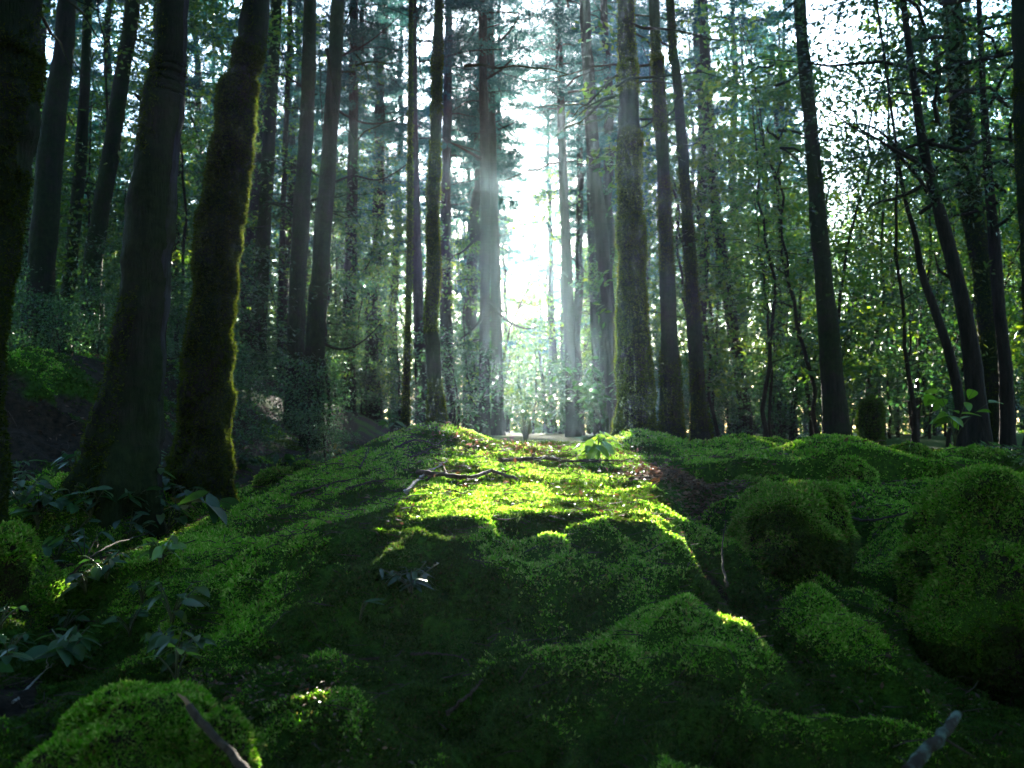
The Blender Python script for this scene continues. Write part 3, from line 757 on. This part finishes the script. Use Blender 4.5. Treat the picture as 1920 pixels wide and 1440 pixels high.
for k, (x, y, px) in enumerate(scatter(16, 6.3, 9.5, -60, 640, 0.6, 8)):
    plant_tree('bush', BUS[k % 3], x, y, rnd.uniform(0.3, 0.6), rnd.uniform(0, 6.28), 'small dark tangled bush close behind the two big left trunks', 'bush', 'small bushes behind the big left trunks')

# far-off wood that closes the view
def far_wood():
    rng = np.random.default_rng(55); n = 260000
    az = rng.uniform(-0.78, 0.78, n); d = rng.uniform(47, 62, n)
    x = d * np.sin(az); y = d * np.cos(az) 
    top = 11.5 + 5.0 * fbm(np.stack([x * 0.25, y * 0.25, x * 0], -1), 3, 71)
    top = np.where(np.abs(az - 0.0165) < 0.030 + 0.012 * vnoise(np.stack([x, y, x * 0], -1), 5), np.minimum(top, 6.3), top)
    z = EYE + 0.5 + top * rng.uniform(0, 1, n) ** 1.1
    P = np.stack([x, y, z], -1); dens = fbm(P * 0.55, 3, 72) > -0.3
    P = P[dens & ~in_gap(P)]; n = len(P)
    v, f = leaves(P, unit(rng.normal(size=(n, 3))), rng.uniform(0.18, 0.4, n), rng.uniform(0.10, 0.2, n), rng)
    tag(obj_np('distant_woods', v, [f], M['leaf_light']), 'far-off sunlit foliage closing the view between the trunks', 'woods', kind='stuff')
far_wood()

def on_ground(px, py, lo=1.3, hi=12.0):
    """where the sight line through a photo pixel meets the forest floor"""
    Y = np.linspace(lo, hi, 700); dx = (px - 960.0) / F; dv = (720.0 - py) / F
    s = Y / (math.cos(PITCH) - dv * math.sin(PITCH)); z = EYE + (math.sin(PITCH) + dv * math.cos(PITCH)) * s
    g = height(dx * s, Y); k = np.where(z <= g)[0]
    k = k[0] if len(k) else 200
    return Vector((dx * s[k], Y[k], g[k]))

# ------------------------------------------------------------------ moss: carpet and cushions
def moss_carpet():
    rng = np.random.default_rng(3)
    n = 480000
    y = 1.35 * (9.5 / 1.35) ** (rng.uniform(size=n) ** 0.95); x = rng.uniform(-0.70, 0.74, n) * y
    q = np.stack([x, y, x * 0], -1)
    margin, rl, onm, bank, nrm = moss_mask(x, y); keep = margin + rng.normal(size=n) * 0.13 > 0
    litter_patch = (np.abs(y - 4.05 - 0.1 * np.sin(x * 9)) < 0.22) & (x > 0.56) & (x < 1.0)
    keep &= ~litter_patch
    x, y, nrm, q = x[keep], y[keep], nrm[keep], q[keep]; n = len(x)
    P = np.stack([x, y, height(x, y)], -1)
    up = unit(nrm * 0.6 + np.array([0, 0, 0.55]) + rng.normal(size=(n, 3)) * 0.16)
    clump = 0.75 + 0.5 * np.clip(fbm(q * 20, 2, 63), -0.7, 1)
    L = rng.uniform(0.011, 0.020, n) * clump * (0.65 + 0.17 * y)
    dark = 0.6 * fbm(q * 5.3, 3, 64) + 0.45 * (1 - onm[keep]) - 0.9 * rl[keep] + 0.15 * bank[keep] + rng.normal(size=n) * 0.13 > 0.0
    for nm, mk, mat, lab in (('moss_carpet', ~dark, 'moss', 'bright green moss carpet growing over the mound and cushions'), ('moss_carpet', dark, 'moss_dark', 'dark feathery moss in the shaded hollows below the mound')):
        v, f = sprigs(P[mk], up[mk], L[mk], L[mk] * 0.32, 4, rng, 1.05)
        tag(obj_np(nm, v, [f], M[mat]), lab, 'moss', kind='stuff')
moss_carpet()

def cover(V, q, n, seed, Y, mat, root, droop, lim=-0.08, skirt=False):
    """coat of moss fronds over the quads q of a body"""
    rng = np.random.default_rng(seed + 500); qd = V[q]
    cr = np.cross(qd[:, 2] - qd[:, 0], qd[:, 3] - qd[:, 1]); area = np.linalg.norm(cr, axis=1)
    k = rng.choice(len(q), n, p=area / area.sum())
    a = rng.uniform(size=(n, 1)); b = rng.uniform(size=(n, 1)); qq = qd[k]
    Q = (qq[:, 0] * (1 - a) + qq[:, 1] * a) * (1 - b) + (qq[:, 3] * (1 - a) + qq[:, 2] * a) * b
    nn = unit(cr[k])
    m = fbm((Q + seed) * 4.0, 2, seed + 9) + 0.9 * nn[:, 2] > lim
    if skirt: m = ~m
    Q, nn = Q[m], nn[m]
    up = unit(nn * 0.7 + np.array([0, 0, 0.35]) + rng.normal(size=Q.shape) * 0.2)
    L = rng.uniform(0.012, 0.024, len(Q)) * (0.62 + 0.16 * Y) * (0.75 + 0.6 * np.clip(fbm(Q * 14, 2, 4), -.7, 1))
    v, f = sprigs(Q, up, L, L * 0.32, 4, rng, 1.05, droop)
    obj_np('moss_skirt' if skirt else 'moss_cover', v, [f], M[mat], root)

def hummock(px, py_top, py_base, wpx, Y, depth, label, seed, mat='moss', name='moss_cushion', n=14000, square=2.0, yaw=0.0, lump=0.30, sink=0.12, cat='moss cushion', droop=0.12):
    """rounded cushion: lumpy body and a coat of moss fronds"""
    rng = np.random.default_rng(seed)
    top = at(px, py_top, Y); rx = wpx / F * Y / 2
    zb = min(at(px, py_base, Y - depth * 0.5).z, H1(top.x, Y)) - sink
    hz = top.z - zb
    nu, nv = 72, 30
    u = np.linspace(0, 2 * np.pi, nu, endpoint=False); vv = np.linspace(0, np.pi / 2, nv)
    U, Vv = np.meshgrid(u, vv); e = 2.0 / square
    sg = lambda a, p: np.sign(a) * np.abs(a) ** p
    cz = np.sin(Vv) ** e; cr = np.cos(Vv) ** e
    X = rx * cr * sg(np.cos(U), e); Yy = depth * cr * sg(np.sin(U), e); Z = hz * cz
    P = np.stack([X, Yy, Z], -1)
    dirn = unit(P / np.array([rx, depth, hz]) ** 2 + 1e-6)
    sc_ = min(rx, depth, hz)
    dsp = fbm((P + seed * 3.1) * (0.9 / sc_), 3, seed) * lump * 2.2 * sc_ + 0.016 * fbm((P + seed) * 11, 3, seed + 5)
    P = P + dirn * dsp[..., None]
    c, s = math.cos(yaw), math.sin(yaw)
    P = np.stack([P[..., 0] * c - P[..., 1] * s, P[..., 0] * s + P[..., 1] * c, P[..., 2]], -1)
    i = np.arange(nu * nv).reshape(nv, nu); j = np.roll(i, -1, 1)
    q = np.stack([i[:-1], j[:-1], j[1:], i[1:]], -1).reshape(-1, 4)
    root = empty(name, (top.x, Y, zb)); tag(root, label, cat)
    body = obj_np('body', P.reshape(-1, 3), [q], M['cushion'], root, True)
    cover(P.reshape(-1, 3), q, n, seed, Y, mat, root, droop)
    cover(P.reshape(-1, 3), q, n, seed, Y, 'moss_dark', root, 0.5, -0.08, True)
    return root

HUM = [
 (225, 1296, 1440, 330, 1.75, 0.16, 'bright rounded moss cushion at lower left, under the broken stick', 1, 'moss', 16000, 2.2),
 (430, 1335, 1440, 120, 1.72, 0.10, 'small moss cushion right of the broken stick at lower left', 2, 'moss', 6000, 2.2),
 (1470, 903, 1060, 250, 3.35, 0.22, 'blocky moss hummock with a dark upright face right of the sunlit mound', 3, 'moss', 22000, 2.7),
 (1850, 938, 1250, 330, 2.9, 0.34, 'large mossy mound filling the right edge below the moss dome', 5, 'moss', 30000, 2.4),
 (1850, 828, 905, 220, 5.2, 0.42, 'smooth moss dome below the curved dark tree', 6, 'moss', 14000, 2.0),
 (1695, 848, 915, 140, 5.0, 0.30, 'small round moss cushion left of the smooth moss dome', 7, 'moss', 9000, 2.0),
 (1590, 868, 915, 110, 4.7, 0.2, 'low moss cushion on the ridge between stump and blocky hummock', 8, 'moss', 6000, 2.0),
 (1440, 878, 920, 160, 4.6, 0.2, 'low moss cushion behind the blocky moss hummock', 9, 'moss', 7000, 2.0),
 (1280, 846, 895, 130, 5.4, 0.25, 'moss cushion between the feet of the two dark trunks right of the mound', 10, 'moss', 7000, 2.0),
 (30, 990, 1090, 160, 2.9, 0.2, 'moss cushion at the left edge under the broad-leaved plants', 16, 'moss', 8000, 2.0),
 (560, 876, 925, 190, 4.3, 0.10, 'narrow mossy log with a sunlit top left of the mound', 17, 'moss', 7000, 2.2),
]
for px, pt, pb, wp, Y, dp, lab, sd_, mt, n, sq in HUM:
    hummock(px, pt, pb, wp, Y, dp, lab, sd_, mt, n=n, square=sq)
def stump():
    Y = 8.0; b = at(1633, 850, Y); t = at(1630, 778, Y); gz = H1(b.x, Y)
    r = 21 / F * Y
    h = t.z - gz + 0.15; z = np.linspace(-0.15, h, 26)
    f = np.clip((z / h), 0, 1); R = r * np.where(f < 0.75, 1.12 - 0.16 * f, np.sqrt(np.clip(1 - ((f - 0.75) / 0.25) ** 2, 0.02, 1)))
    root = empty('stump', (b.x, Y, gz)); tag(root, 'short round-topped mossy stump standing before the thicket', 'stump')
    P = np.stack([0.02 * f, 0 * z, z], -1)
    v, p = tube(P, R, 26, 0.3, 8, lump=7); obj_np('trunk', v, p, M['bark_moss'], root, True)
    rng = np.random.default_rng(9); k = rng.integers(0, 26 * 26, 5000); Q = v[:26 * 26][k] + rng.normal(size=(5000, 3)) * 0.006
    nn = unit(Q * np.array([1, 1, 0]) + np.array([0, 0, 1]) * np.clip((Q[:, 2:3] / h - 0.7), 0, 1) * 0.4)
    L = rng.uniform(0.015, 0.03, 5000); sv, sf = sprigs(Q, nn, L, L * .25, 4, rng, 1.0, 0.1); obj_np('moss_cover', sv, [sf], M['moss_dark'], root)
stump()

# ------------------------------------------------------------------ litter, twigs and sticks
def litter():
    rng = np.random.default_rng(21)
    n = 20000; y = 1.4 * (8.5 / 1.4) ** rng.uniform(size=n); x = rng.uniform(-0.70, 0.72, n) * y
    q = np.stack([x, y, x * 0], -1)
    lit = (x < np.interp(y, [1.3, 2.2, 2.9, 3.5, 5, 9], [-0.3, -0.9, -1.3, -1.2, -.8, -1.2])) | (y < 2.3) | (y > 5.6)
    keep = lit & (fbm(q * 1.9, 2, 81) > 0.05)
    x, y = x[keep], y[keep]
    k = 2600; px = rng.normal(0.78, 0.13, k); pyy = 4.05 + rng.normal(size=k) * 0.13
    a = 450; px2 = rng.normal(0.10, 0.30, a); py2 = 4.85 + rng.normal(size=a) * 0.16
    x = np.concatenate([x, px, px2, rng.uniform(-1.0, 0.5, 700), rng.uniform(0.5, 2.0, 1500)]); y = np.concatenate([y, pyy, py2, rng.uniform(3.0, 5.0, 700), rng.uniform(2.1, 4.8, 1500)]); n = len(x)
    P = np.stack([x, y, height(x, y) + rng.uniform(0.002, 0.022, n)], -1)
    D = rng.normal(size=(n, 3)); D[:, 2] *= 0.3; D = unit(D)
    L = rng.uniform(0.006, 0.013, n) * (0.5 + 0.5 * y)
    v, f = leaves(P, D, L, L * rng.uniform(0.3, 0.6, n), rng, unit(rng.normal(size=(n, 3)) * 0.45 + np.array([0, 0, 1.])), 0.2)
    tag(obj_np('leaf_litter', v, [f], M['litter']), 'dry brown leaf litter lying on the soil and in the moss', 'leaf litter', kind='stuff')
litter()

def twig_litter():
    rng = np.random.default_rng(91); n = 2600
    y = 1.4 * (7.0 / 1.4) ** rng.uniform(size=n); x = rng.uniform(-0.70, 0.72, n) * y
    y[:500] = rng.uniform(2.9, 5.0, 500); x[:500] = rng.uniform(-1.0, 0.55, 500)
    a = rng.uniform(0, 6.28, n); L = rng.uniform(0.02, 0.075, n) * (0.6 + 0.2 * y); D = np.stack([np.cos(a), np.sin(a), rng.uniform(-.2, .35, n)], -1)
    A = np.stack([x, y, height(x, y) + rng.uniform(0.0, 0.02, n)], -1); B = A + unit(D) * L[:, None]; B[:, 2] = np.maximum(B[:, 2], height(B[:, 0], B[:, 1]) + 0.006)
    Mid = (A + B) / 2 + rng.normal(size=(n, 3)) * L[:, None] * 0.07; r = rng.uniform(0.0008, 0.002, n) * (0.5 + 0.25 * y)
    V = []; ang = np.array([0, 2.1, 4.2])
    T = unit(B - A); S = unit(np.cross(T, np.array([0, 0, 1.0]))); U = np.cross(S, T)
    for P_, f in ((A, 1.0), (Mid, 0.9), (B, 0.4)):
        for g in ang: V.append(P_ + (S * math.cos(g) + U * math.sin(g)) * (r * f)[:, None])
    V = np.stack(V, 1); i = np.arange(n)[:, None] * 9
    Q = np.concatenate([i + np.array([[k * 3 + j, k * 3 + (j + 1) % 3, k * 3 + 3 + (j + 1) % 3, k * 3 + 3 + j]]) for k in range(2) for j in range(3)])
    tag(obj_np('twig_litter', V.reshape(-1, 3), [Q], M['wood']), 'fine broken twigs scattered over moss and soil', 'twig litter', kind='stuff')
twig_litter()

def twig(rows, r0, label, seed, mat='wood', lift=0.012, name='fallen_twig', cat='twig', subs=3, taper=0.75, fixedY=None):
    rng = np.random.default_rng(seed)
    P = [on_ground(a, b) if fixedY is None else at(a, b, fixedY[0] + (fixedY[1] - fixedY[0]) * k / (len(rows) - 1)) for k, (a, b) in enumerate(rows)]
    c = curve_pts([(p.x, p.y, p.z + lift) for p in P], 26); t = np.linspace(0, 1, 26)
    c += rng.normal(size=c.shape) * r0 * 0.35
    o = c[0].copy(); parts = [tube(c - o, r0 * (1 - taper * t), 8, 0.16, seed, lump=40)]
    L = np.linalg.norm(c[-1] - c[0])
    for k in range(subs):
        i = rng.integers(5, 22); d = unit((c[min(i + 3, 25)] - c[i]) + rng.normal(size=3) * 0.5 * np.linalg.norm(c[min(i + 3, 25)] - c[i])); d[2] = abs(d[2]) * 0.6
        l = L * rng.uniform(0.12, 0.3); s = np.linspace(0, 1, 7)[:, None]
        b = c[i] - o + d * l * s + rng.normal(size=(7, 3)) * l * 0.03
        parts.append(tube(b, r0 * 0.45 * (1 - 0.8 * s[:, 0]), 5, 0, seed))
    v, p = merge(parts)
    ob = obj_np(name, v, p, M[mat], smooth=True); ob.location = o
    return tag(ob, label, cat)

twig([(782, 895), (830, 899), (880, 905), (925, 893), (972, 908)], 0.011, 'crooked dark branch lying across the sunlit moss', 1, lift=0.02, subs=2, taper=0.4)
twig([(762, 930), (778, 912), (800, 893), (840, 870)], 0.008, 'pale-ended twig pointing down at the left edge of the sunlit moss', 2, 'pale_wood', subs=3)
twig([(935, 872), (1000, 868), (1060, 873), (1130, 872), (1190, 868)], 0.010, 'long thin branch along the back of the sunlit moss', 3, lift=0.02, subs=4)
twig([(545, 935), (590, 922), (640, 908), (690, 902)], 0.006, 'dark thin twig on the shaded left slope of the mound', 4, subs=5)
twig([(650, 922), (700, 908), (750, 903)], 0.006, 'short forked twig on the shaded slope just left of the sunlit moss', 5, subs=5)
twig([(740, 845), (775, 832), (810, 838), (838, 855)], 0.006, 'bent twig across the green top of the mound', 6, subs=5)
twig([(770, 862), (800, 850), (835, 828)], 0.005, 'small twig tangle near the foot of the knobbly trunk', 7, subs=6)
twig([(675, 890), (685, 870), (692, 848)], 0.005, 'thin upright twig on the left slope of the mound', 8, subs=2, lift=0.03)
twig([(800, 905), (830, 893), (870, 886)], 0.006, 'twig bundle beside the pale-ended twig', 9, subs=8)
twig([(1590, 1000), (1640, 998), (1700, 985), (1745, 968)], 0.007, 'dark branch lying across the gully between block and right mound', 10, lift=0.05, subs=3)
twig([(1365, 1100), (1356, 1060), (1354, 1020), (1362, 975)], 0.004, 'thin bowed stalk hanging before the dark face of the mossy block', 11, lift=0, subs=0, fixedY=(2.62, 2.9))
twig([(1180, 905), (1240, 900), (1300, 903)], 0.006, 'thin twig on the brown litter right of the sunlit moss', 12, subs=6)
twig([(770, 1235), (830, 1240), (880, 1246)], 0.004, 'fine forked twig in the dark hollow below the leafy sprig', 13, subs=3)
twig([(840, 1370), (890, 1330), (905, 1310)], 0.005, 'straight brown twig at the bottom centre', 14, subs=2, lift=0.03)
twig([(25, 1330), (60, 1290), (100, 1262)], 0.004, 'thin grey twig at lower left beside the moss cushion', 15, 'pale_wood', subs=1)
twig([(130, 1110), (200, 1055), (290, 1020)], 0.004, 'long thin bowed stalk under the broad-leaved plants at left', 16, lift=0.05, subs=1)

def broken_stick():
    P = [at(338, 1300, 1.66), at(368, 1338, 1.63), at(400, 1380, 1.60), at(440, 1425, 1.56), at(480, 1465, 1.52)]
    c = curve_pts([tuple(p) for p in P], 26); c += 0.004 * np.stack([fbm(np.stack([np.arange(26) * .35, np.full(26, 3. * k), np.zeros(26)], -1), 2, k) for k in range(3)], -1); o = c[0].copy(); t = np.linspace(0, 1, 26)
    root = empty('broken_stick', o); tag(root, 'dark stick with a raw orange broken end leaning over the lower left cushion', 'stick')
    v, p = tube(c[4:] - o, 0.0065 + 0.001 * t[4:], 12, 0.12, 3, lump=45); obj_np('shaft', v, p, M['wood'], root, True)
    v, p = tube(c[:6] - o, 0.0015 + 0.0045 * t[:6] / t[5], 9, 0.2, 4, lump=60); obj_np('broken_end', v, p, M['broken_wood'], root, True)
broken_stick()
def lichen_stick():
    P = [at(1700, 1450, 1.55), at(1735, 1412, 1.60), at(1768, 1375, 1.66), at(1798, 1338, 1.72)]
    c = curve_pts([tuple(p) for p in P], 24); c += 0.004 * np.stack([fbm(np.stack([np.arange(24) * .4, np.full(24, 3. * k), np.zeros(24)], -1), 2, k + 7) for k in range(3)], -1); o = c[0].copy(); t = np.linspace(0, 1, 24)
    root = empty('lichen_branch', o); tag(root, 'thick broken branch with pale turquoise lichen at lower right', 'branch')
    v, p = tube(c - o, 0.0120 - 0.004 * t, 16, 0.12, 6, lump=45); obj_np('shaft', v, p, M['lichen_wood'], root, True)
    d = c[14] - o; s = np.linspace(0, 1, 8)[:, None]
    v, p = tube(d + np.array([0.05, -0.02, -0.03]) * s, 0.003 * (1 - .7 * s[:, 0]), 6); obj_np('side_twig', v, p, M['wood'], root, True)
lichen_stick()

def dead_twiglet():
    rng = np.random.default_rng(33); Y = 4.7; b = on_ground(1860, 905, 3.8, 6); root_z = b.z
    parts = []
    for k in range(16):
        a = rng.uniform(0, 6.28); l = rng.uniform(0.10, 0.24); s = np.linspace(0, 1, 8)[:, None]
        d = np.array([math.cos(a) * 0.9, math.sin(a) * 0.6, 0.75])
        parts.append(tube(d * l * s + np.array([0, 0, -0.35]) * l * s ** 2 + rng.normal(size=(8, 3)) * 0.006, 0.004 * (1 - .8 * s[:, 0]), 5))
    v, p = merge(parts); o = obj_np('dead_shrub', v, p, M['wood'], smooth=True); o.location = b
    tag(o, 'small leafless twiggy shrub on the moss dome at the right', 'shrub')
dead_twiglet()

# ------------------------------------------------------------------ leafy plants on the forest floor
def leaf_blade(L, W, rng, lobes=0.0, curl=0.15, n=7):
    """one shaped leaf along +X with a folded midrib; returns verts, quads"""
    t = np.linspace(0, 1, n); wd = W * 0.5 * np.sin(np.pi * t ** 0.75) ** 0.8 * (1 + lobes * np.sin(t * 19))
    wd[0] = W * 0.03; wd[-1] = W * 0.01
    x = L * t; z = -curl * L * t ** 2
    mid = np.stack([x, 0 * x, z], -1); lf = np.stack([x, wd, z + wd * 0.22], -1); rt = np.stack([x, -wd, z + wd * 0.22], -1)
    V = np.concatenate([lf, mid, rt]); i = np.arange(n - 1)
    Q = np.concatenate([np.stack([i, i + n, i + n + 1, i + 1], -1), np.stack([i + n, i + 2 * n, i + 2 * n + 1, i + n + 1], -1)])
    return V, Q


def leafy(base, nstem, hgt, L, W, label, seed, mat='leaf_glossy', spread=0.6, tilt=(-0.2, 0.5), per=3, name='leafy_plant', cat='plant', lobes=0.0, curl=0.2):
    rng = np.random.default_rng(seed); stems = []; lv = []
    for k in range(nstem):
        a = rng.uniform(0, 6.28); h = hgt * rng.uniform(0.55, 1.1); r = spread * hgt * rng.uniform(0.2, 1.0)
        s = np.linspace(0, 1, 8)
        pts = np.stack([math.cos(a) * r * s ** 1.4, math.sin(a) * r * s ** 1.4, h * (1.25 * s - 0.25 * s ** 2)], -1); pts[0, 2] = -0.03
        stems.append(tube(pts, 0.0026 * (1 - 0.6 * s) + 0.0006, 5))
        for q in range(per):
            f = 1.0 if q == 0 else rng.uniform(0.45, 0.95)
            b = np.array([np.interp(f, s, pts[:, i]) for i in range(3)])
            l = L * rng.uniform(0.65, 1.2)
            V, Q = leaf_blade(l, W * rng.uniform(0.75, 1.15) * l / L, rng, lobes, curl)
            R = rotz(a + rng.normal() * 1.2) @ roty(rng.uniform(*tilt)) @ rotx(rng.normal() * 0.35)
            lv.append((V @ R.T + b, [Q]))
    root = empty(name, base); tag(root, label, cat)
    v, p = merge(stems); obj_np('stem', v, p, M['stem'], root, True)
    v, p = merge(lv); obj_np('foliage', v, p, M[mat], root, True)
    return root

G = on_ground
def more_plants():
    r = random.Random(77); k = 0; out = []
    while len(out) < 44 and k < 1600:
        k += 1; px, py = r.uniform(0, 480), r.uniform(880, 1260)
        if px > 330 and py > 1000 - (px - 330): continue
        p = on_ground(px, py)
        if any((p - q).length < 0.12 for q in out): continue
        out.append(p); sz = r.uniform(0.6, 1.1) * min(1.0, p.y / 3.4)
        leafy(p, r.randint(4, 8), 0.13 * sz, 0.075 * sz, 0.036 * sz, 'small dark green leafy plant among others on the shaded soil at left', 700 + k, r.choice(['leaf_glossy', 'leaf_glossy', 'leaf', 'leaf_light']), 0.9, (-0.2, 0.6), r.randint(2, 4))['group'] = 'small leafy plants on the shaded soil at left'
PL = [
 ((530, 872), 3, 0.09, 0.15, 0.06, 'plant with one large pale leaf shining in the sun left of the mound', 41, 'leaf_glossy', 0.7, (0.2, 0.9), 2),
 ((640, 850), 5, 0.09, 0.10, 0.04, 'plant with glinting leaves and red leaf tips behind the left slope of the mound', 42, 'leaf_yellow', 0.8, (0.0, 0.7), 3),
 ((1120, 862), 7, 0.13, 0.12, 0.045, 'bright backlit green plant beside the foot of the thick mossy trunk', 43, 'leaf_bright', 0.6, (-0.2, 0.6), 4),
 ((400, 970), 3, 0.10, 0.17, 0.06, 'plant with a broad glossy white-shining leaf at the foot of the wavy trunk', 44, 'leaf_glossy', 0.6, (0.1, 0.6), 2),
 ((330, 985), 4, 0.12, 0.09, 0.06, 'plant with big yellowing leaves below the wavy mossy trunk', 45, 'leaf_yellow', 0.5, (-0.1, 0.5), 2),
 ((240, 960), 8, 0.13, 0.08, 0.042, 'broad-leaved plant at the foot of the grey-streaked trunk', 46, 'leaf_glossy', 0.8, (-0.2, 0.5), 3),
 ((170, 985), 7, 0.12, 0.075, 0.04, 'low broad-leaved plant left of the grey-streaked trunk foot', 47, 'leaf_glossy', 0.9, (-0.2, 0.5), 3),
 ((70, 1000), 7, 0.12, 0.075, 0.04, 'broad-leaved plant above the left edge moss cushion', 48, 'leaf_glossy', 0.9, (-0.2, 0.5), 3),
 ((310, 905), 8, 0.16, 0.10, 0.05, 'dark leafy plant between the feet of the two thick left trunks', 49, 'leaf', 0.8, (-0.2, 0.5), 4),
 ((460, 880), 8, 0.14, 0.09, 0.045, 'dark leafy plant right of the wavy mossy trunk', 50, 'leaf_glossy', 0.9, (-0.2, 0.6), 4),
 ((300, 1060), 6, 0.10, 0.06, 0.025, 'small sparkling plant at the left foot of the mound', 51, 'leaf_bright', 0.8, (-0.2, 0.5), 4),
 ((770, 1120), 9, 0.075, 0.055, 0.014, 'drooping narrow-leaved sprig in the shade of the bank', 52, 'leaf', 1.3, (-0.2, 0.5), 5),
 ((675, 1165), 3, 0.05, 0.055, 0.014, 'little plant of three narrow leaves below the drooping sprig', 53, 'leaf_glossy', 0.9, (-0.3, 0.2), 1),
 ((120, 1250), 5, 0.07, 0.075, 0.042, 'heart-leaved plant at lower left beside the moss cushion', 54, 'leaf_glossy', 0.8, (-0.1, 0.4), 2),
 ((330, 1290), 5, 0.085, 0.045, 0.03, 'tall plant with flat round leaves above the broken stick', 55, 'leaf_bright', 0.5, (-0.1, 0.1), 1),
 ((10, 1265), 4, 0.06, 0.05, 0.03, 'small leaves at the left edge above the lower left corner', 56, 'leaf_glossy', 0.8, (-0.1, 0.4), 2),
 ((160, 1130), 4, 0.07, 0.06, 0.03, 'few small leaves on the dark soil at left', 57, 'leaf', 0.8, (-0.1, 0.4), 2),
 ((735, 815), 6, 0.12, 0.07, 0.03, 'pale leafy plant behind the top of the mound left of the thin stems', 58, 'leaf_glossy', 0.8, (-0.2, 0.5), 4),
]
more_plants()
for (a, b), ns, hg, L, W, lab, sd_, mt, sp, tl, per in PL:
    leafy(G(a, b), ns, hg, L, W, lab, sd_, mt, sp, tl, per)
leafy(at(1790, 830, 6.2), 6, 0.35, 0.13, 0.08, 'light green broad-leaved plant behind the moss dome', 60, 'leaf_bright', 0.7, (-0.2, 0.5), 3)
leafy(Vector((1.0, 9.5, H1(1.0, 9.5))), 40, 0.9, 0.09, 0.04, 'pale leafy shrub behind the mound under the light shaft', 61, 'leaf_glossy', 0.9, (-0.3, 0.6), 9, 'shrub', 'shrub')
leafy(Vector((0.15, 10.5, H1(0.15, 10.5))), 30, 0.75, 0.08, 0.035, 'sparkling shrub at the foot of the trunks nearest the sun glare', 62, 'leaf', 0.9, (-0.3, 0.6), 9, 'shrub', 'shrub')
leafy(Vector((-0.55, 8.0, H1(-0.55, 8.0))), 18, 0.6, 0.08, 0.035, 'twiggy shrub with sun-flecked leaves left of the tall trunk', 63, 'leaf_glossy', 0.9, (-0.3, 0.6), 7, 'shrub', 'shrub')

def fern_spray():
    """flat conifer-like branch reaching in at the right edge"""
    rng = np.random.default_rng(64); root = empty('conifer_seedling', at(1950, 850, 4.0)); tag(root, 'blue-green feathery conifer spray at the right edge above the moss mound', 'plant')
    st = []; P = []; D = []
    for k in range(5):
        s = np.linspace(0, 1, 10)[:, None]; e = np.array([-0.26 + 0.05 * k, -0.05 * k, 0.06 - 0.035 * k]) * rng.uniform(0.8, 1.1)
        pts = e * s + np.array([0, 0, -0.03]) * s ** 2 + np.array([0.02, 0, 0.0]); st.append(tube(pts, 0.004 * (1 - .8 * s[:, 0]), 5))
        for f in np.linspace(0.1, 1, 46):
            b = np.array([np.interp(f, s[:, 0], pts[:, i]) for i in range(3)])
            for sg in (-1, 1): P.append(b); D.append(unit(e) * 0.6 + np.array([0.2, sg * 0.7, 0.25 * sg]) + rng.normal(size=3) * 0.15)
    st.append(tube(np.array([[0.02, 0, -0.35], [0.02, 0, -0.1], [0.02, 0, 0.05]]), [0.012, 0.009, 0.006], 6))
    v, p = merge(st); obj_np('stem', v, p, M['wood'], root, True)
    P = np.array(P); D = unit(np.array(D)); v, f = leaves(P, D, rng.uniform(0.025, 0.045, len(P)), rng.uniform(0.004, 0.007, len(P)), rng)
    obj_np('foliage', v, [f], M['leaf_glossy'], root)
fern_spray()

# ------------------------------------------------------------------ the air: even haze round the whole place
def haze():
    x0, x1, y0, y1, z0, z1 = -50, 50, -25, 71, -1.6, 21.5
    v = np.array([(x, y, z) for z in (z0, z1) for y in (y0, y1) for x in (x0, x1)], float)
    q = np.array([(0, 2, 3, 1), (4, 5, 7, 6), (0, 1, 5, 4), (2, 6, 7, 3), (0, 4, 6, 2), (1, 3, 7, 5)])
    m, n = material('haze air')
    p = N(n, 'ShaderNodeVolumePrincipled'); p.inputs['Density'].default_value = HAZE_DENSITY; p.inputs['Anisotropy'].default_value = HAZE_ANISO
    p.inputs['Color'].default_value = (0.55, 0.84, 1.0, 1)
    o = N(n, 'ShaderNodeOutputMaterial'); n.links.new(p.outputs[0], o.inputs['Volume'])
    tag(obj_np('haze', v, [q], m), 'pale sunlit haze hanging between the trees', 'haze', kind='stuff')
haze()
